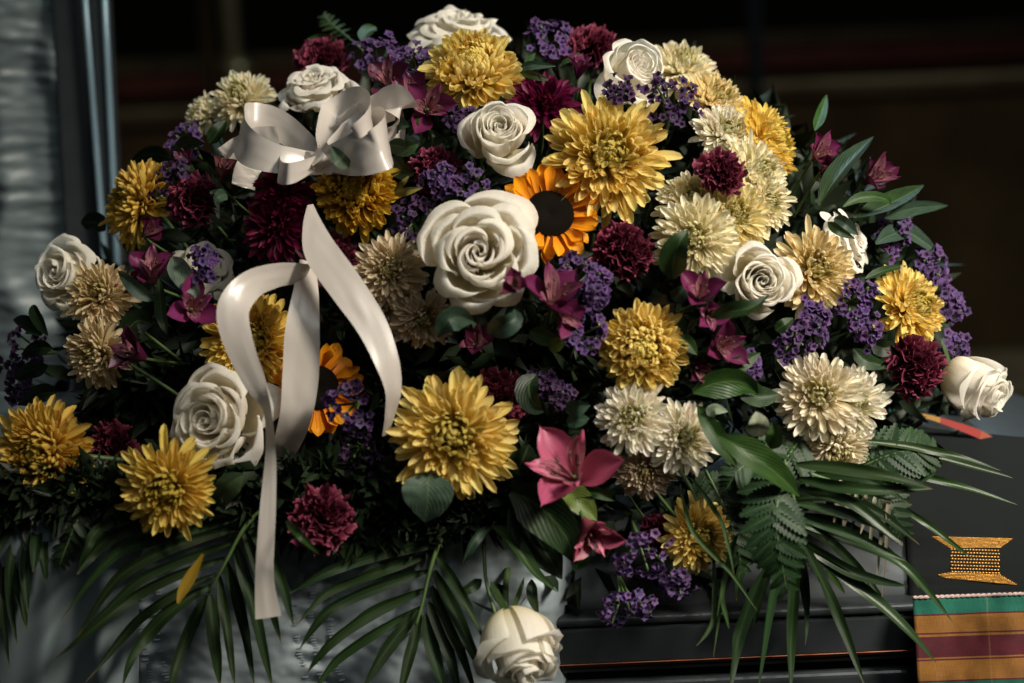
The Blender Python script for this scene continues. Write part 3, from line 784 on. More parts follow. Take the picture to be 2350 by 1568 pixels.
# ---- leaves, fronds, ferns
LG = (.014, .034, .008); LM = (.022, .058, .010); LB = (.030, .058, .036); LD = (.008, .018, .006); LY = (.11, .16, .03)
def leafprof(n=7, sharp=1.0): return [math.sin(math.pi * min(1, (k / (n - 1)) ** .8 * .97 + .03)) ** sharp for k in range(n)]
def leaf_mesh(P, wpx, fold=.25, tilt=0.0, sharp=.85, n=18, ruffle=.0, m=None, tw=0.0):
    pts = [pt(s) for s in P]; mm = m or mpp(pts[0])
    k = max(5, len(pts)); pts = catmull(pts, k) if len(pts) < k else pts
    W = [max(.0006, wpx * mm * x) for x in leafprof(len(pts), sharp)]
    return strip('leaf', pts, W, tilts=[tilt + tw * i / (len(pts) - 1) for i in range(len(pts))], n=n, nu=6, fold=fold, ruffle=ruffle)
def sprig(label, leaves, stem=None, cat='leaf sprig', name='leaf_sprig', group='leafy sprigs among the flowers'):
    """leaves: (points, width px, colour, fold, tilt)"""
    p0 = pt(leaves[0][0][0]); t = thing(name, label, cat, group, loc=p0)
    for L_ in leaves:
        P, wd, colr = L_[:3]; fo = L_[3] if len(L_) > 3 else .22; ti = L_[4] if len(L_) > 4 else random.uniform(-.3, .3)
        o = link('leaf', leaf_mesh(P, wd, fo, ti, ruffle=.012, tw=random.uniform(-.3, .3)), t, M['leaf'], color=jit(colr, .1, .06)); o.matrix_parent_inverse = Matrix.Translation(-p0)
    if stem:
        o = link('stem', tube('stem', [pt(s) for s in stem], .0016, 6, 12), t, M['stem']); o.matrix_parent_inverse = Matrix.Translation(-p0)
    return t
def frond(label, rachis, leaflets, wpx, colr, name='palm_frond', Y0=-.05, Y1=-.085, mat='blade'):
    P = [at_y(x, y, Y0 + (Y1 - Y0) * i / max(1, len(rachis) - 1) * .5) for i, (x, y) in enumerate(rachis)]
    t = thing(name, label, 'palm frond', 'palm fronds below the spray', loc=P[0])
    o = link('rachis', tube('rachis', P, lambda s: .0022 - .0012 * s, 6, 14), t, M['stem']); o.matrix_parent_inverse = Matrix.Translation(-P[0])
    for L_ in leaflets:
        wl_ = wpx * random.uniform(.85, 1.15); n = len(L_)
        Q = [at_y(x, y, Y0 + (Y1 - Y0) * (i / (n - 1)) + random.uniform(-.008, .008)) for i, (x, y) in enumerate(L_)]
        Q = catmull(Q, 7); m = mpp(Q[0])
        W = [wl_ * m * k for k in (.30, .8, 1.0, .98, .8, .48, .04)]
        o = link('leaflet', strip('leaflet', Q, W, n=22, nu=4, fold=.26, tilts=[random.uniform(-.5, .5) for _ in range(7)] if False else [random.uniform(-.4, .4) + .08 * k for k in range(7)]), t, M[mat], color=jit(colr, .25, .1))
        o.matrix_parent_inverse = Matrix.Translation(-P[0])
    return t
def z2(x0, y0, s): return lambda L_: [(x0 + a * s, y0 + b * s) for a, b in L_]
def pinna_mesh(seed, teeth=9):
    rs = random.Random(seed); n = teeth * 2 + 1; V, Fc, U = [], [], []
    for k in range(n):
        v = k / (n - 1); wv = .30 * (1 - v) ** .8 * (.55 + v * .9) * (1.35 if k % 2 else .95) + .004
        for i, u in enumerate((-1, -.5, 0, .5, 1)):
            V.append((u * wv, v + (.045 * abs(u) if k % 2 else 0), .10 * wv * 2 * abs(u) - .18 * v * v)); U.append(((u + 1) / 2, v))
    for k in range(n - 1):
        for i in range(4):
            a = k * 5 + i; Fc.append((a, a + 1, a + 6, a + 5))
    me = to_mesh('pinna', V, Fc, U); me.materials.append(M['leaf']); return me
PIN = [pinna_mesh(k) for k in range(2)]
def fern(label, rachis, wpx, colr, npair=13, face=(0, .1, 1), name='fern_frond'):
    P = [pt(s) for s in rachis]; t = thing(name, label, 'fern', 'leatherleaf fern fronds', loc=P[0])
    o = link('rachis', tube('rachis', P, lambda s: .0014 - .0009 * s, 5, 14), t, M['stem']); o.matrix_parent_inverse = Matrix.Translation(-P[0])
    Q = catmull(P, npair * 2 + 3); m = mpp(P[0]); nz = cdir(face)
    for k in range(1, len(Q) - 1):
        s = k / (len(Q) - 1); tg = (Q[k + 1] - Q[k - 1]).normalized(); nn = (nz - tg * nz.dot(tg)).normalized(); sd = tg.cross(nn) * (1 if k % 2 else -1)
        L = wpx * m * (math.sin(math.pi * (.12 + .86 * (1 - s)) * .62) ** .9 + .05)
        d = (sd + tg * (.55 + .5 * s) + nn * random.uniform(-.25, .1)).normalized(); n2 = (nn - d * nn.dot(d)).normalized()
        mx = Matrix.Translation(Q[k] - P[0]) @ Matrix((d.cross(n2), d, n2)).transposed().to_4x4() @ Matrix.Scale(max(L, .002), 4)
        link('pinna', random.choice(PIN), t, color=jit(colr, .2, .08), matrix=mx)
    return t

# ================================================================== the spray
exec_rows = None
# ---- roses
rose('wide open white rose at the very top, behind the topmost yellow chrysanthemum', 1052, 72, 124, (0, .90, .42), 'blown', -.06, seed=1)
rose('loose white rose directly above the satin bow', 722, 200, 98, (-.15, .72, .66), 'blown', -.02, seed=2)
rose('white rose at upper right half hidden by purple statice', 1448, 172, 104, (.42, .42, .8), 'cup', .0, seed=1)
rose('tall cupped white rose between upper yellow bloom and sunflower', 1145, 312, 108, (.05, .38, .92), 'cup', .015, seed=2, roll=.6)
rose('largest white rose with swirled heart in the middle of the spray', 1097, 585, 156, (.03, .12, 1), 'open', .045, seed=3, roll=2.0)
rose('white rose on the right with a pointed green leaf across it', 1742, 650, 108, (.08, .08, 1), 'cup', .015, seed=3)
rose('white rose seen edge-on at the right, behind a cream daisy', 1945, 560, 98, (.82, .32, .45), 'blown', -.03, seed=3)
rose('white rose in shade at the far left by the open lid', 150, 628, 106, (-.5, .1, .85), 'full', .02, seed=4)
rose('big white rose at lower left, left of the ribbon tails', 492, 968, 138, (-.32, .05, .95), 'full', .045, seed=5, roll=.8)
rose('white rose hanging head down at the bottom edge, over the satin throw', 1188, 1476, 148, (.27, -.76, .58), 'side', 0, Y=-.09, seed=5)
rose('half closed white rose lying out at the far right edge', 2232, 880, 125, (.68, -.44, .58), 'side', 0, Y=.08, seed=6)
rose('dim white rose deep behind the left purple alstroemeria', 470, 612, 78, (.1, .35, .9), 'blown', -.03, seed=4, col=(.80, .76, .66))  # duller white: its shadow is put into the petal colour

# ---- yellow chrysanthemums
YC = (.96, .79, .29); YS = (.78, .52, .06); YO = (.95, .74, .19)  # the darkest yellow has shade put into the colour
mum('bright yellow incurved chrysanthemum topmost in the spray', 1088, 142, 112, (.02, .55, .8), .02, 'incurve', YC)
mum('large spiky yellow chrysanthemum above and right of the sunflower', 1402, 350, 138, (.12, .15, .98), .03, 'spider', YC, wild=.3)
mum('shaded yellow incurved chrysanthemum just below the bow', 815, 435, 98, (.02, .15, 1), .02, 'incurve', YS)
mum('shaded yellow chrysanthemum seen from the side at upper left by the lid', 292, 460, 100, (-.75, .2, .5), .0, 'spider', (.84, .60, .13))  # darker yellow: shade put into the petal colour
mum('yellow chrysanthemum partly behind the hanging ribbon loops', 578, 782, 112, (.1, .1, 1), .0, 'spider', YO)
mum('yellow chrysanthemum with long loose petals at front centre', 1040, 998, 138, (.0, .08, 1), .045, 'spider', YC, wild=.5, n_out=170)
mum('ragged yellow chrysanthemum at lower left under the big rose', 378, 1125, 108, (-.12, -.15, 1), .06, 'spider', YO, Y=-.085, wild=.5, n_out=150)
mum('shaded yellow chrysanthemum cut by the left edge of the picture', 80, 1040, 118, (-.3, .05, .9), .0, 'spider', (.84, .60, .13), Y=-.035)  # yellow darkened here too, shade in the petal colour
mum('lumpy yellow chrysanthemum with open green eye right of centre', 1478, 800, 104, (.05, -.02, 1), .03, 'incurve', YC)
mum('yellow chrysanthemum in profile on the upper right shoulder', 1780, 322, 108, (.82, .28, .38), -.02, 'spider', YO)
mum('yellow chrysanthemum in profile at the right above a maroon carnation', 2108, 700, 96, (.62, .25, .7), .0, 'spider', YC)
mum('small yellow chrysanthemum at lower right behind grass blades', 1612, 1235, 86, (.40, -.10, .85), 0, 'spider', YC, Y=-.05, n_out=170)

# ---- cream spray chrysanthemums
CC = (.93, .88, .69); CW = (.92, .89, .80); CP = (.92, .86, .72)
CR = [('cream daisy on the upper left, outlined on the dark', 545, 215, 78, (-.3, .5, .7), -.02, CC),
 ('small cream daisy left of the upper left one', 455, 258, 50, (-.6, .35, .6), -.03, CC),
 ('cream daisy highest on the right shoulder', 1572, 142, 82, (.25, .7, .6), -.03, CC),
 ('cream daisy second down the right shoulder', 1652, 222, 76, (.5, .5, .65), -.01, (.90, .78, .48)),
 ('cream daisy right of the tall statice tips', 1672, 296, 72, (.3, .45, .8), .0, CW),
 ('cream daisy in profile under the yellow profile bloom', 1748, 392, 86, (.62, .3, .7), .0, CC),
 ('lowest cream daisy of the right shoulder row', 1768, 462, 66, (.55, .0, .8), .0, CC),
 ('cream daisy above its pair, left of the shoulder row', 1590, 452, 72, (-.1, .45, .85), .0, CC),
 ('cream daisy with open heart beside the dark pointed leaf', 1592, 542, 94, (-.15, .1, 1), .02, CC),
 ('cream daisy just above the right hand rose', 1690, 490, 82, (.2, .25, .95), .01, (.90, .82, .52)),
 ('peach hearted cream daisy right of the right hand rose', 1880, 615, 98, (.25, .15, .95), .015, (.90, .78, .50)),
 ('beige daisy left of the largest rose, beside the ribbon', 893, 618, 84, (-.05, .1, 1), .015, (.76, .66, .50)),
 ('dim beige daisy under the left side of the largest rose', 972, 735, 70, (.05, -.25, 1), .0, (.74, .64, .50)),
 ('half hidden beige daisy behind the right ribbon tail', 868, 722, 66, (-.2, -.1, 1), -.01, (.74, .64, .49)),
 ('shaded cream daisy beside the far left rose', 222, 668, 78, (-.1, .35, .9), .0, (.82, .69, .45), .05),  # duller cream: shade put into the colour
 ('shaded cream daisy below the far left rose, in profile', 208, 815, 80, (-.45, -.15, .85), .01, (.80, .67, .45), .02),  # cream dulled in its colour to stand for shade
 ('pale ivory daisy left of the front pair, sharp in focus', 1450, 955, 82, (-.15, .2, 1), .03, CW),
 ('pale ivory daisy right of the front pair', 1575, 1005, 84, (.15, .05, 1), .03, CW),
 ('shaded beige daisy under the front pair', 1482, 1085, 66, (-.05, -.2, 1), .015, (.66, .55, .42)),  # cream darkened to beige: deep shade put into the colour
 ('large cream daisy with long back petals, lower right cluster', 1880, 905, 98, (-.15, .2, .95), .03, CP),
 ('cream daisy on the right of the lower right cluster', 1968, 925, 86, (.35, .1, .9), .03, CW),
 ('lowest cream daisy of the lower right cluster', 1928, 1042, 82, (.1, -.3, .95), .03, CP)]
for lab, px, py, r, n, off, c, *Yc in CR:
    if px > 1560 and py < 500: r *= 1.1
    t = mum(lab, px, py, r, n, off, 'cream', c, Y=Yc[0] if Yc else None, group='cream spray chrysanthemums', name='spray_chrysanthemum', n_out=185, n_in=70, wild=.12, open_=1.0)

# ---- magenta
mum('magenta daisy chrysanthemum right of the tall cupped rose', 1252, 232, 84, (.1, .35, .9), .0, 'magenta', (.19, .006, .060), group='magenta chrysanthemums', name='spray_chrysanthemum', n_out=78, n_in=26)
mum('magenta daisy chrysanthemum directly below the bow loops', 650, 425, 78, (-.05, .45, .85), .02, 'magenta', (.22, .006, .055), group='magenta chrysanthemums', name='spray_chrysanthemum', n_out=70, n_in=24)
mum('darker magenta chrysanthemum below the one under the bow', 632, 520, 86, (-.1, .05, 1), .015, 'magenta', (.16, .005, .045), group='magenta chrysanthemums', name='spray_chrysanthemum', n_out=70, n_in=24)

# ---- sunflowers
sunflower('orange sunflower with black disc right of the largest rose', 1262, 490, 118, (.20, .36, .92), .004)
sunflower('orange sunflower half hidden behind the hanging ribbon', 728, 890, 106, (.35, -.05, .95), -.03)

# ---- carnations
for row in [('maroon carnation at the back above the loose rose', 738, 118, 70, (-.1, .8, .5), -.04),
 ('maroon carnation at the back right of the top yellow bloom', 1368, 92, 70, (.2, .8, .45), -.05),
 ('small maroon carnation tucked among right shoulder cream daisies', 1655, 388, 62, (.0, .35, .9), .04),
 ('maroon carnation right of the sunflower', 1432, 575, 78, (.05, .1, 1), .02),
 ('crimson carnation low at the front, right of the long ribbon tail', 738, 1195, 82, (.05, .0, 1), .03, -.085),
 ('maroon carnation behind the front centre yellow bloom', 1150, 915, 78, (.15, .2, 1), -.01),
 ('shaded maroon carnation left of the big lower left rose', 252, 1030, 72, (-.2, .1, 1), .0, .02),
 ('maroon carnation under the right profile yellow bloom', 2110, 842, 80, (.3, .1, .95), .03),
 ('maroon carnation in shade at left, below the statice', 438, 452, 66, (-.3, .3, .9), .0),
 ('dark maroon carnation in shade left of the tall cupped rose', 1000, 385, 66, (-.05, .3, .95), -.02),
 ('maroon carnation behind the top of the ribbon tails', 762, 598, 72, (.0, .1, 1), -.005),
 ('small maroon carnation near the bottom by the drooping pink bloom', 1515, 1230, 54, (.1, .1, 1), 0, -.03),
 ('very dark maroon carnation at the left edge under the gold bloom', 20, 1140, 62, (-.2, -.2, .9), 0, -.02)]:
    carnation(*row[:6], Y=row[6] if len(row) > 6 else None)

# ---- alstroemeria
AP = (.17, .020, .085); AD = (.10, .012, .045); AV = (.25, .03, .14)
for row in [('purple alstroemeria right of the bow with striped throat', 985, 245, 74, (.2, .2, 1), .02, AP, 1.0),
 ('dark purple alstroemeria behind the bow tail', 885, 178, 66, (-.2, .5, .8), .0, AD, 1.0),
 ('purple alstroemeria bloom at left standing upright', 345, 612, 72, (-.05, .75, .55), .03, AP, .8),
 ('bright purple alstroemeria left of the ribbon loop', 445, 705, 74, (.3, .2, .9), .05, AV, 1.0),
 ('shaded purple alstroemeria beside the left profile daisy', 300, 808, 72, (-.6, .3, .6), .07, AD, .9),
 ('tall purple alstroemeria with pale streaks right of the largest rose', 1275, 672, 92, (.15, .55, .75), .05, AP, .9),
 ('purple alstroemeria at the lower edge of the largest rose', 1180, 650, 54, (.0, .3, .9), .06, AP, .5),
 ('dim purple alstroemeria under the largest rose by grey leaves', 1092, 782, 58, (.0, .3, .9), .02, AD, .7),
 ('purple alstroemeria left of the right hand rose', 1608, 668, 66, (.05, .45, .85), .05, AP, .9),
 ('purple alstroemeria right of the lumpy yellow bloom', 1662, 792, 68, (.35, .1, .9), .03, AP, .9),
 ('plum alstroemeria nearer of two on the right shoulder', 1888, 345, 62, (.4, .4, .8), .0, AP, .8),
 ('plum alstroemeria farther out on the right shoulder', 2012, 402, 66, (.5, .35, .75), .0, AD, .8),
 ('closed purple alstroemeria bud cluster at left', 345, 528, 56, (.5, .3, .7), .03, AD, .45),
 ('striped alstroemeria bud beside the back right rose', 1332, 152, 48, (.2, .8, .5), .0, AP, .3),
 ('closed alstroemeria bud at the left foot of the bow', 512, 392, 52, (.3, .8, .5), .03, (.16, .05, .05), .3),
 ('dark alstroemeria low among the leaves left of the bow', 425, 365, 40, (-.3, .4, .8), .0, AD, .6)]:
    alstro(row[0], *row[1:6], col=row[6], open_=row[7])
for row in [('second purple alstroemeria bloom just above the striped one by the bow', 942, 205, 58, (-.2, .5, .8), .0, AP, .8), ('lower purple alstroemeria bloom under the tall streaked one', 1300, 725, 60, (.45, -.1, .85), .04, AP, .8),
 ('purple alstroemeria half closed left of the upright left bloom', 300, 655, 52, (-.4, .3, .8), .03, AP, .6), ('second purple alstroemeria below the one by the right hand rose', 1632, 722, 54, (.2, -.1, .95), .04, AP, .8),
 ('dark purple alstroemeria low beside the lumpy yellow bloom', 1605, 850, 48, (.2, -.2, .9), .02, AD, .6), ('half hidden plum alstroemeria below the nearer shoulder pair', 1900, 395, 50, (.3, -.1, .9), .0, AD, .7)]:
    alstro(row[0], *row[1:6], col=row[6], open_=row[7])
alstro('salmon pink alstroemeria wide open low in the front', 1305, 1075, 116, (-.25, .45, .85), .05, (.54, .105, .20), group='pink alstroemeria', Y=-.10, open_=1.2)
alstro('salmon pink alstroemeria drooping over the casket rim', 1362, 1228, 84, (.35, -.55, .6), 0, (.42, .07, .14), group='pink alstroemeria', Y=-.085, open_=.8)

# ---- statice
SV = (.115, .062, .175); SD = (.068, .034, .09)
for row in [('statice sprig behind the loose rose at the back', 858, 118, 54, -.02, SV), ('statice sprig left of the topmost yellow bloom', 952, 135, 48, .0, SV),
 ('statice sprig highest at the back right of the top bloom', 1255, 78, 52, -.03, SV), ('statice sprig crossing in front of the back right rose', 1425, 208, 34, .06, SD),
 ('tall dark statice in front of the upper cream daisies', 1545, 228, 66, .07, SD), ('lilac statice right above the largest rose', 1068, 438, 58, .03, SV),
 ('shaded statice left of the largest rose', 950, 492, 54, .01, SD), ('statice under the sunflower', 1330, 640, 48, .02, SV),
 ('statice between purple alstroemeria and maroon carnation', 1372, 662, 42, .04, SV), ('statice left of the lumpy yellow bloom', 1332, 768, 56, .03, SV),
 ('statice against the dark at upper left', 420, 318, 48, .0, SV), ('dull statice lower at upper left', 385, 415, 52, .0, SD),
 ('statice in front of the dim left rose', 462, 600, 34, .05, SV), ('very dark statice at the left edge by the lid lining', 48, 800, 70, .06, SD),
 ('dark statice at the left edge lower down', 40, 890, 44, .06, SD), ('statice left of the right ribbon tail end', 805, 930, 62, .04, SV),
 ('shaded statice below the hidden sunflower', 812, 1035, 60, .03, SD), ('statice right of the profile cream daisy at right', 1975, 690, 46, .03, SV),
 ('statice by the yellow profile bloom at right', 1985, 755, 36, .03, SV), ('statice among leaves under the right hand rose', 1845, 775, 56, .02, SV),
 ('statice low under the right hand rose', 1715, 845, 34, .02, SV), ('statice at far right behind the edge-on rose', 2055, 545, 46, -.02, SV),
 ('statice tip arching at far right', 2135, 600, 44, -.03, SV), ('statice peeping out right of the profile yellow bloom', 2195, 700, 40, -.03, SV),
 ('statice peeping out right of the lower maroon carnation', 2192, 800, 34, -.02, SV), ('tiny dim statice at centre under the leaves', 1245, 880, 34, .0, SD),
 ('statice in the dark right of the centre yellow bloom', 1290, 905, 26, .0, SD), ('statice at left of the middle statice', 1008, 405, 30, .0, SV),
 ('statice right of the left front rose at the hem', 870, 1085, 34, .02, SD), ('statice beside the striped alstroemeria throat', 1058, 270, 30, .0, SD),
 ('statice under the peach hearted daisy', 1872, 725, 34, .02, SV)]:
    statice(*row[:4], off=row[4], col=row[5])
for lab, px, py, r, d in [('drooping statice over the casket rim, upper tier', 1478, 1275, 70, 1.3), ('drooping lilac statice hanging lowest over the rim', 1445, 1400, 72, 1.4), ('drooping statice at right of the lowest sprig', 1560, 1345, 52, 1.0)]:
    statice(lab, px, py, r, (.15, -.5, .8), 0, -.07, d, (.19, .11, .28))

# ---- the bow
bow = thing('satin_bow', 'white satin bow with long hanging ribbon tails', 'bow', loc=surf(725, 350))
bl = bow.location.copy()
def rib(name, P, Wpx, widthdir=None, tilts=None, n=44):
    pts = [pt(s) for s in P]; m = mpp(pts[0]); W = [x * m for x in Wpx]
    side = [cdir(d) for d in widthdir] if widthdir else None
    me = strip(name, pts, W, side=side, tilts=tilts, n=max(n, 56), nu=10, wrinkle=.03)
    o = link(name, me, bow, M['ribbon']); o.matrix_parent_inverse = Matrix.Translation(-bl)
    return o
U1 = (.15, .93, -.25)
def loop(K, T, h, d, o0, wk, wm, gen, n=15, lift=.6):
    kx, ky = K; tx, ty = T; L = math.hypot(tx - kx, ty - ky); ux, uy = (tx - kx) / L, (ty - ky) / L
    qx, qy = (uy, -ux) if ux > 0 else (-uy, ux)          # towards the top of the picture
    P, W = [], []
    for k in range(n):
        a = math.pi * (.04 + 1.92 * k / (n - 1)); q = (1 - math.cos(a)) / 2; l_ = math.sin(a) * (.35 + .65 * q) * 1.15
        P.append((kx + (tx - kx) * q + qx * h * l_, ky + (ty - ky) * q + qy * h * l_, o0 + .012 * q - d * l_)); W.append(wk + (wm - wk) * q ** lift)
    rib('ribbon_loop', P, W, [gen] * n, n=60)
loop((730, 366), (552, 294), 46, .036, .025, 30, 84, (.20, .95, -.20), lift=.45)
loop((732, 362), (846, 268), 52, .040, .030, 32, 112, (-.12, .95, -.20), lift=.45)
loop((757, 366), (890, 308), 32, .036, .040, 34, 104, (-.18, .96, -.10), lift=.45)
loop((730, 368), (640, 392), 15, .018, .045, 26, 52, (.1, .95, .1))
rib('ribbon_end', [(790, 300, .005), (840, 268, .015), (880, 244, .03), (910, 235, .04), (920, 255, .035), (900, 300, .01), (880, 330, .0)], [70, 76, 82, 82, 78, 70, 60], [(.35, .85, .3)] * 3 + [(.25, .9, .3), (.2, .9, .2), (.6, .5, .2), (.7, .4, .2)])
rib('ribbon_end', [(640, 320, .03), (590, 325, .03), (552, 345, .03), (520, 368, .03)], [60, 66, 70, 74], [(.35, .85, .3)] * 4)
rib('ribbon_end', [(600, 350, .02), (570, 385, .02), (558, 430, .015)], [60, 60, 56], tilts=[.3, .4, .4])
rib('ribbon_end', [(700, 380, .04), (760, 378, .045), (800, 384, .03)], [46, 46, 40], [(.1, .95, .3)] * 3)
rib('knot', [(716, 356, .045), (732, 368, .062), (744, 388, .04)], [42, 38, 42], tilts=[0, 0, 0], n=12)
rib('ribbon_tail', [(712, 470, .045), (718, 520, .05), (738, 580, .055), (795, 660, .06), (852, 745, .06), (888, 830, .06), (903, 895, .05), (896, 950, .045), (884, 1000, .03)], [14, 48, 76, 78, 70, 56, 40, 28, 16], tilts=[0, 0, .1, .15, .2, .3, .5, .7, .8])
rib('ribbon_tail', [(705, 630, .03), (640, 632, .06), (575, 655, .085), (535, 710, .10), (548, 790, .10), (586, 880, .09), (613, 940, .085), (621, 1040, .08), (614, 1180, 'y', -.10), (607, 1320, 'y', -.11), (616, 1418, 'y', -.11)],
    [54, 60, 66, 72, 66, 52, 36, 32, 38, 42, 58], tilts=[.6, .5, .3, .05, -.1, -.3, -.9, -.6, -.2, -.1, .15])
rib('ribbon_tail', [(706, 600, .02), (702, 670, .03), (694, 760, .035), (690, 860, .035), (680, 950, .03), (658, 1020, .015), (632, 1058, .0)], [38, 58, 78, 82, 74, 66, 56], tilts=[.5, .2, .05, .1, .25, .5, .7])

# ---- palms
q1 = z2(0, 1128, .2806)
frond('palm frond spreading left under the lower left rose', [(600, 1170), (560, 1212), (520, 1286), (478, 1362)],
 [q1(l) for l in ([(2000, 200), (1500, 330), (1100, 440), (850, 600), (500, 1050)], [(1970, 300), (1500, 420), (1100, 610), (870, 820), (600, 1250)], [(1900, 420), (1500, 560), (1150, 720), (900, 950), (530, 1300)],
 [(1840, 550), (1450, 680), (1100, 860), (800, 1090), (430, 1390)], [(1790, 670), (1450, 830), (1150, 1030), (950, 1260), (700, 1560)], [(1730, 770), (1450, 930), (1200, 1180), (1080, 1350), (1000, 1600)],
 [(1700, 850), (1550, 1130), (1430, 1450), (1390, 1620)], [(1350, 230), (950, 350), (750, 520), (630, 680)], [(1250, 150), (850, 280), (720, 450), (640, 650)],
 [(1720, 850), (1750, 1200), (1800, 1600)], [(1790, 680), (1850, 1100), (1920, 1600)], [(1850, 560), (1970, 1000), (2080, 1600)], [(1920, 430), (2060, 900), (2230, 1620)],
 [(1990, 310), (2130, 650), (2300, 1250)], [(2020, 260), (2250, 600), (2400, 1100)])], 28, (.012, .027, .007))
q2 = z2(752, 1004, .3598)
frond('palm frond hanging in front of the satin throw at centre', [(1012, 1234), (996, 1278), (982, 1328), (968, 1390), (954, 1436)],
 [q2(l) for l in ([(690, 690), (350, 740), (0, 860), (-250, 1000)], [(670, 740), (350, 850), (0, 990), (-200, 1200)], [(640, 850), (300, 960), (0, 1110), (-180, 1350)], [(620, 970), (300, 1110), (20, 1310), (-130, 1500)],
 [(600, 1080), (300, 1250), (50, 1430), (-100, 1640)], [(580, 1100), (380, 1350), (200, 1640)], [(590, 1130), (520, 1400), (450, 1680)], [(620, 1130), (680, 1400), (760, 1680)], [(640, 1050), (750, 1300), (850, 1680)],
 [(660, 950), (800, 1250), (950, 1660)], [(680, 850), (850, 1200), (1000, 1540)], [(700, 760), (850, 1000), (1000, 1300)])], 30, (.010, .024, .006))
frond('dark palm frond drooping at the left edge', [(62, 1150), (58, 1180), (50, 1215)],
 [q1(l) for l in ([(160, 240), (60, 330), (-60, 600)], [(130, 250), (20, 600), (20, 1000), (80, 1450)], [(180, 230), (80, 600), (90, 950), (140, 1260)], [(230, 220), (150, 600), (180, 900), (220, 1130)],
 [(250, 250), (200, 600), (230, 1000)], [(310, 230), (290, 450), (270, 660)], [(350, 220), (350, 500), (380, 740)], [(420, 100), (430, 250), (440, 390)])], 24, (.009, .020, .006), Y0=-.03, Y1=-.06)
q3 = z2(1504, 1004, .36)
frond('glossy palm frond fanning right over the casket rim', [(1800, 1060), (1822, 1150), (1835, 1240)],
 [q3(l) for l in ([(910, 660), (870, 1200), (860, 1640)], [(900, 680), (760, 960), (650, 1640)], [(690, 850), (540, 1250), (470, 1640)], [(940, 660), (1150, 1100), (1340, 1600)], [(950, 700), (1300, 950), (1600, 1220), (1790, 1440)],
 [(940, 560), (1250, 650), (1600, 830), (1910, 1200)], [(900, 500), (1200, 600), (1600, 790)], [(930, 330), (1250, 420), (1580, 680)], [(900, 420), (1300, 510), (1580, 690)], [(900, 170), (1350, 220), (1770, 330)],
 [(920, 260), (1300, 330), (1760, 330)], [(900, 640), (1250, 860), (1610, 950)])], 27, (.018, .042, .012), Y0=-.045, Y1=-.065, mat='gloss')
frond('fine palm blades reaching far right over the stole', [(1960, 1030), (2000, 1060), (2030, 1100)],
 [q3(l) for l in ([(1440, 370), (1700, 530), (1860, 650), (2020, 770)], [(1300, 180), (1800, 270), (2310, 430)], [(1400, 80), (1800, 130), (2280, 260)], [(1350, 20), (1800, 90), (2200, 210)], [(1400, 60), (1700, 150), (1760, 230), (1640, 310)])], 17, (.018, .042, .010), Y0=.0, Y1=.0, mat='gloss')
frond('thin grassy blades hanging between yellow bloom and palm', [(1560, 1080), (1580, 1110), (1600, 1150)],
 [q3(l) for l in ([(160, 300), (240, 600), (480, 860), (650, 1110)], [(230, 260), (420, 540), (500, 870)], [(370, 750), (370, 1150), (260, 1330)], [(400, 900), (440, 1100), (470, 1220)], [(520, 620), (440, 900), (370, 1400)], [(1100, 850), (1160, 930), (1210, 1000)])], 12, (.025, .052, .012), Y0=-.05, Y1=-.09)

# ---- ferns
fern('leatherleaf fern tip pointing down beside the glossy palm', [(1790, 1120, 'y', -.07), (1780, 1190, 'y', -.085), (1790, 1270, 'y', -.09), (1806, 1360, 'y', -.085)], 88, (.015, .042, .014), 8)
fern('leatherleaf fern at right under the cream cluster', [(1960, 1080, 'y', .0), (2040, 1045, 'y', -.005), (2110, 1030, 'y', .0), (2145, 1025, 'y', .01)], 82, (.024, .055, .022), 12, (.1, .5, .9))
frond('sunlit frond with pale strips hanging between the palm blades', [(1850, 1085), (1910, 1105), (1980, 1128), (2045, 1150)],  # bright light on the hanging leaflets put into their pale colour
 [[(x, 1100 + (x - 1880) * .3), (x - 4, 1150 + (x - 1880) * .3), (x - 12 - random.uniform(0, 6), e)] for x, e in ((1905, 1180), (1925, 1212), (1947, 1225), (1966, 1240), (1988, 1228), (2008, 1262), (2028, 1340), (2040, 1392))], 13, (.20, .19, .13), Y0=-.02, Y1=-.035)
fern('dim fern curl left of the fern tip', [(1720, 1060, 'y', -.05), (1690, 1085, 'y', -.06), (1665, 1125, 'y', -.06)], 44, (.026, .06, .025), 8)
fern('dark fern at lower left over the pale sheet', [(200, 1150, 'y', -.03), (175, 1200, 'y', -.05), (150, 1260, 'y', -.05), (136, 1300, 'y', -.05)], 46, (.016, .03, .012), 8)
fern('fern behind the back left carnation', [(820, 105, -.02), (790, 80, -.03), (760, 55, -.04), (742, 35, -.05)], 42, (.04, .075, .03), 8, (0, .4, .9))

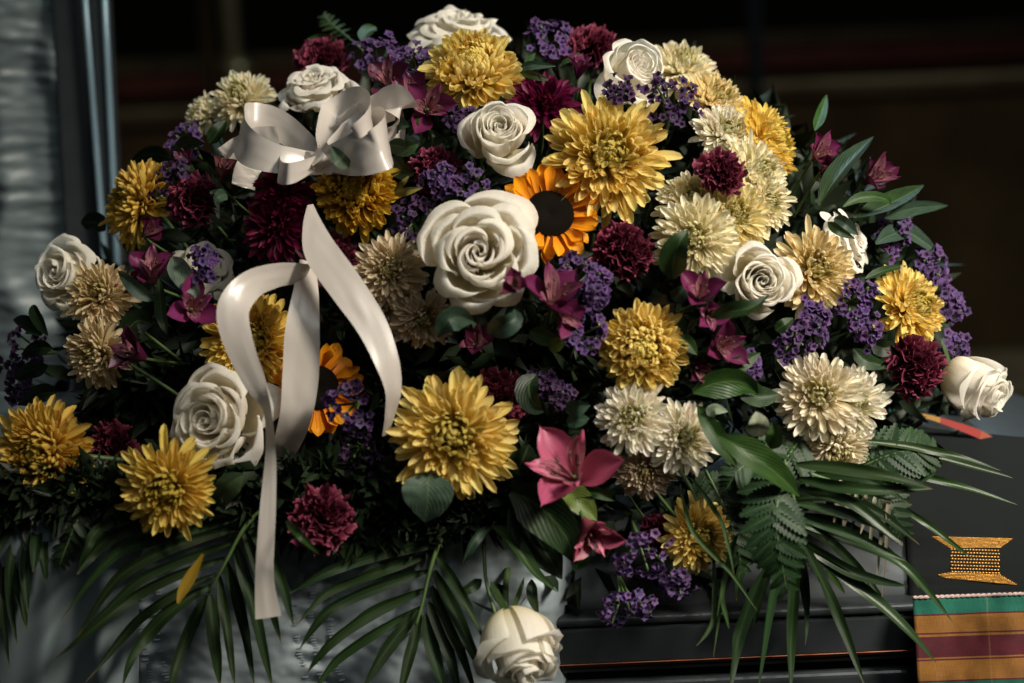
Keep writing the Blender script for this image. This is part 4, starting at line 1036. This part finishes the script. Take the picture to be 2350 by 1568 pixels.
fern('fern spreading under the lower right cream cluster', [(1840, 1000, 'y', .0), (1800, 1060, 'y', -.03), (1760, 1120, 'y', -.04), (1730, 1180, 'y', -.04)], 86, (.016, .04, .014), 9)
fern('fern low between the fine blades and glossy palm', [(1930, 1060, 'y', .02), (1985, 1105, 'y', .0), (2040, 1160, 'y', -.01), (2075, 1230, 'y', -.01)], 76, (.014, .036, .012), 10)
fern('dark fern right of the small lower yellow bloom', [(1620, 1080, 'y', .0), (1660, 1160, 'y', -.02), (1690, 1240, 'y', -.03), (1700, 1310, 'y', -.03)], 74, (.013, .032, .011), 10)
frond('darker palm frond behind the glossy one at lower right', [(1760, 1040), (1790, 1120), (1815, 1200)],
 [[(1815, 1200), (1900, 1240), (1990, 1330), (2050, 1420)], [(1810, 1185), (1920, 1200), (2040, 1270), (2110, 1350)], [(1800, 1150), (1900, 1140), (2020, 1180), (2110, 1250)], [(1815, 1205), (1840, 1300), (1850, 1400), (1848, 1480)], [(1805, 1190), (1770, 1280), (1740, 1380), (1730, 1440)],
 [(1800, 1170), (1740, 1230), (1700, 1310), (1690, 1380)], [(1785, 1110), (1720, 1150), (1670, 1220), (1650, 1300)], [(1790, 1120), (1890, 1090), (2000, 1105), (2090, 1160)]], 26, (.012, .028, .008), Y0=-.02, Y1=-.03)
# ---- leaf sprigs, each where the photograph shows it
sprig('green leaf beside the back left carnation', [([(830, 95, -.02), (845, 70, -.03), (862, 62, -.04)], 36, LM), ([(770, 95, .0), (735, 88, .01), (700, 96, .01)], 22, LM)])
sprig('feathery green sprig right of the topmost bloom', [([(1195, 160, .0), (1220, 150, .01), (1275, 152, .01)], 22, LB), ([(1200, 165, .0), (1225, 175, .01), (1265, 185, .01)], 20, LG), ([(1205, 155, .0), (1215, 140, .0), (1228, 122, .0)], 18, LM), ([(1285, 150, .0), (1310, 140, .0), (1330, 120, .0)], 20, LG)])
sprig('pair of tall leaves on the right shoulder', [([(1870, 300, .0), (1885, 260, .0), (1897, 218, .0)], 26, LM), ([(1880, 470, .03), (1920, 400, .03), (1965, 350, .02), (2004, 314, .0)], 56, LG, .25, .7)])
sprig('leaves under the farther plum alstroemeria', [([(1960, 500, .02), (2030, 470, .02), (2080, 445, .01), (2120, 425, .0)], 52, LG, .25, .6), ([(1935, 475, .04), (1980, 452, .05), (2030, 455, .05), (2045, 470, .04)], 26, LM), ([(2030, 500, .0), (2100, 478, -.01), (2175, 472, -.02)], 34, LB), ([(2010, 560, .0), (2080, 530, -.02), (2160, 590, -.03)], 46, LB)])
sprig('blue-green leaves beside the edge-on rose', [([(1915, 500, .04), (1940, 515, .05), (1970, 540, .05)], 30, LB), ([(1900, 510, .04), (1925, 530, .05), (1962, 548, .05)], 22, LG)])
sprig('dark pointed leaf standing before the open hearted cream daisy', [([(1545, 640, .06), (1545, 600, .08), (1556, 560, .09), (1580, 528, .09)], 66, LG, .25, .15)])
sprig('long leaf lying across the right hand rose', [([(1630, 728, .06), (1680, 712, .085), (1725, 705, .095), (1765, 676, .095)], 40, LG, .3, .3)])
sprig('leaves around the lumpy yellow bloom', [([(1545, 690, .02), (1560, 675, .03), (1575, 655, .03)], 40, LB), ([(1560, 770, .03), (1580, 790, .03), (1600, 815, .03)], 34, LM), ([(1590, 900, .02), (1650, 880, .03), (1705, 880, .03), (1740, 905, .02)], 70, LM), ([(1660, 850, .02), (1700, 835, .03), (1745, 810, .02)], 40, LM), ([(1690, 880, .01), (1740, 910, .02), (1790, 905, .02)], 54, LG)])
sprig('pale lobed leaves right of the front ivory pair', [([(1690, 1070, .06), (1650, 1010, .06), (1620, 960, .05), (1600, 930, .04)], 44, LM), ([(1725, 1000, .06), (1740, 975, .08), (1735, 945, .08)], 52, (.30, .34, .24), .1), ([(1770, 1030, .05), (1778, 1000, .06), (1772, 970, .06)], 40, LM), ([(1625, 955, .05), (1640, 940, .06), (1670, 945, .06)], 28, (.22, .26, .18))])
sprig('broad dark leaf sweeping down right of the ivory pair', [([(1650, 1000, .07), (1720, 1040, .085), (1790, 1090, .08), (1835, 1140, .06)], 70, LM, .25, .2), ([(1670, 1020, .05), (1690, 1050, .06), (1680, 1080, .06)], 32, (.12, .17, .10))])
sprig('grey-green leaves right and left of the dim purple bloom', [([(1085, 738, .05), (1045, 730, .07), (1020, 745, .07), (1005, 775, .06)], 56, LB, .3, .2), ([(1120, 765, .05), (1150, 750, .07), (1182, 735, .07), (1180, 710, .06)], 52, LB, .3, -.2)])
sprig('small bright leaf under the tall purple bloom', [([(1215, 760, .02), (1255, 775, .03), (1295, 782, .04)], 40, LM), ([(1260, 800, .03), (1280, 790, .04), (1298, 778, .045)], 34, LY)])
sprig('broad leaves deep right of the front yellow bloom', [([(1230, 860, .01), (1210, 890, .02), (1225, 930, .03), (1250, 945, .03)], 60, LD), ([(1185, 1090, .02), (1200, 1060, .03), (1215, 1020, .03)], 80, LD), ([(1300, 940, .02), (1325, 935, .03), (1355, 930, .03)], 40, LB), ([(1300, 965, .02), (1325, 965, .03), (1352, 960, .03)], 36, LB)])
sprig('round grey-green leaf under the front centre yellow bloom', [([(985, 1085, 'y', -.08), (982, 1120, 'y', -.092), (980, 1160, 'y', -.092), (975, 1200, 'y', -.085)], 118, (.045, .07, .045), .08, .0)])
sprig('leaf under the front edge of the lower left rose', [([(560, 1090, .07), (530, 1110, .075), (505, 1140, .07), (485, 1175, .06)], 56, (.05, .085, .04)), ([(560, 1100, .05), (535, 1090, .06), (515, 1100, .07)], 50, LG)])
sprig('big dark leaves hanging under the open pink bloom', [([(1170, 1130, 'y', -.07), (1230, 1160, 'y', -.082), (1290, 1220, 'y', -.085), (1325, 1300, 'y', -.08)], 108, LG), ([(1290, 1120, 'y', -.05), (1330, 1150, 'y', -.06), (1370, 1195, 'y', -.06)], 62, LY), ([(1320, 1120, 'y', -.05), (1370, 1130, 'y', -.06), (1410, 1150, 'y', -.06)], 30, LM), ([(1180, 1140, 'y', -.065), (1230, 1230, 'y', -.07), (1290, 1330, 'y', -.07)], 100, LD), ([(1310, 1240, 'y', -.05), (1335, 1280, 'y', -.06), (1315, 1310, 'y', -.06)], 40, LM), ([(1255, 1170, 'y', -.07), (1262, 1210, 'y', -.075), (1270, 1260, 'y', -.07)], 22, LB)])
sprig('curling leaves above the hanging rose', [([(1130, 1210, 'y', -.06), (1100, 1225, 'y', -.075), (1080, 1260, 'y', -.08), (1062, 1296, 'y', -.075)], 26, LB, .4, .6), ([(1130, 1208, 'y', -.06), (1180, 1240, 'y', -.075), (1215, 1300, 'y', -.08), (1280, 1360, 'y', -.075)], 40, LM, .35, .5), ([(1105, 1330, 'y', -.05), (1080, 1350, 'y', -.06), (1045, 1365, 'y', -.06)], 26, LG), ([(1220, 1330, 'y', -.06), (1222, 1370, 'y', -.07), (1235, 1410, 'y', -.07)], 26, LG), ([(1140, 1340, 'y', -.04), (1150, 1370, 'y', -.05), (1160, 1390, 'y', -.05)], 34, LD)],
      stem=[(1100, 1150, 'y', -.03), (1110, 1230, 'y', -.04), (1115, 1330, 'y', -.06), (1140, 1420, 'y', -.075)])
sprig('green leaves between the left rose and purple blooms', [([(355, 690, .03), (320, 670, .05), (290, 640, .06), (270, 622, .06)], 34, LB), ([(395, 590, .03), (410, 620, .05), (440, 660, .05), (455, 690, .04)], 50, (.12, .17, .13)), ([(350, 745, .02), (310, 740, .03), (270, 790, .03)], 60, LD), ([(365, 640, .02), (370, 720, .03), (385, 770, .03)], 28, LG)])
sprig('leaves right of the bow end', [([(895, 300, .0), (915, 285, .02), (940, 290, .02)], 36, LB), ([(890, 330, .0), (930, 340, .02), (960, 330, .02)], 40, LG), ([(900, 360, .0), (920, 390, .01), (950, 400, .01)], 44, LD), ([(940, 310, .0), (950, 280, .01), (955, 265, .01)], 26, LM)])
sprig('pale leaf tip rising between bow and shaded yellow bloom', [([(800, 385, .06), (780, 365, .075), (760, 335, .075)], 34, (.10, .14, .09))])
sprig('yellowish leaf right of the shaded yellow bloom', [([(905, 445, .02), (930, 440, .04), (970, 430, .04)], 20, (.16, .14, .03)), ([(905, 440, .02), (925, 420, .03), (938, 405, .03)], 14, (.16, .14, .03))])
sprig('tiny pale leaves among dark blooms at left', [([(520, 445, .03), (505, 450, .05), (492, 465, .05)], 30, LB), ([(480, 490, .03), (500, 510, .04), (525, 525, .04)], 16, LB)])
sprig('dark leaves behind the statice at upper left', [([(395, 365, -.01), (350, 355, -.02), (300, 372, -.02)], 44, LD), ([(400, 350, .0), (430, 330, .01), (470, 330, .01)], 36, LD), ([(480, 330, .0), (500, 300, .01), (520, 275, .01)], 36, LG), ([(240, 530, -.01), (215, 510, -.01), (185, 512, -.01)], 50, LD)])
sprig('green leaf crossing the low front crimson carnation', [([(655, 1195, 'y', -.11), (690, 1230, 'y', -.135), (732, 1272, 'y', -.125)], 20, LM)])
sprig('leaves beside the statice at right under the rose', [([(1780, 760, .01), (1800, 745, .02), (1820, 730, .02)], 30, LG), ([(1985, 640, .0), (2030, 620, .0), (2080, 610, -.01)], 20, LG), ([(2000, 790, .0), (2030, 800, .01), (2060, 790, .01)], 40, LD), ([(1960, 800, .0), (1990, 830, .01), (2040, 840, .01)], 40, LG)])
sprig('dark leaves round the far left statice', [([(95, 770, .09), (60, 740, .10), (30, 735, .10)], 34, LD), ([(110, 840, .09), (70, 850, .10), (30, 870, .10)], 40, LD), ([(120, 800, .09), (85, 800, .10), (50, 815, .10)], 36, LD), ([(130, 900, .09), (90, 905, .10), (40, 930, .10)], 44, LD), ([(110, 770, .09), (80, 720, .10), (75, 700, .10)], 30, LD)])
# fallen petal
fp = link('fallen_petal', strip('fallen_petal', [at_y(x, y, -.10) for x, y in ((466, 1272), (440, 1320), (420, 1355), (408, 1385))], [.002, .009, .008, .002], n=14, nu=4, fold=.2), None, M['mum'], color=(.62, .40, .05))
fp['label'] = 'single yellow petal caught in the left palm frond'; fp['category'] = 'petal'

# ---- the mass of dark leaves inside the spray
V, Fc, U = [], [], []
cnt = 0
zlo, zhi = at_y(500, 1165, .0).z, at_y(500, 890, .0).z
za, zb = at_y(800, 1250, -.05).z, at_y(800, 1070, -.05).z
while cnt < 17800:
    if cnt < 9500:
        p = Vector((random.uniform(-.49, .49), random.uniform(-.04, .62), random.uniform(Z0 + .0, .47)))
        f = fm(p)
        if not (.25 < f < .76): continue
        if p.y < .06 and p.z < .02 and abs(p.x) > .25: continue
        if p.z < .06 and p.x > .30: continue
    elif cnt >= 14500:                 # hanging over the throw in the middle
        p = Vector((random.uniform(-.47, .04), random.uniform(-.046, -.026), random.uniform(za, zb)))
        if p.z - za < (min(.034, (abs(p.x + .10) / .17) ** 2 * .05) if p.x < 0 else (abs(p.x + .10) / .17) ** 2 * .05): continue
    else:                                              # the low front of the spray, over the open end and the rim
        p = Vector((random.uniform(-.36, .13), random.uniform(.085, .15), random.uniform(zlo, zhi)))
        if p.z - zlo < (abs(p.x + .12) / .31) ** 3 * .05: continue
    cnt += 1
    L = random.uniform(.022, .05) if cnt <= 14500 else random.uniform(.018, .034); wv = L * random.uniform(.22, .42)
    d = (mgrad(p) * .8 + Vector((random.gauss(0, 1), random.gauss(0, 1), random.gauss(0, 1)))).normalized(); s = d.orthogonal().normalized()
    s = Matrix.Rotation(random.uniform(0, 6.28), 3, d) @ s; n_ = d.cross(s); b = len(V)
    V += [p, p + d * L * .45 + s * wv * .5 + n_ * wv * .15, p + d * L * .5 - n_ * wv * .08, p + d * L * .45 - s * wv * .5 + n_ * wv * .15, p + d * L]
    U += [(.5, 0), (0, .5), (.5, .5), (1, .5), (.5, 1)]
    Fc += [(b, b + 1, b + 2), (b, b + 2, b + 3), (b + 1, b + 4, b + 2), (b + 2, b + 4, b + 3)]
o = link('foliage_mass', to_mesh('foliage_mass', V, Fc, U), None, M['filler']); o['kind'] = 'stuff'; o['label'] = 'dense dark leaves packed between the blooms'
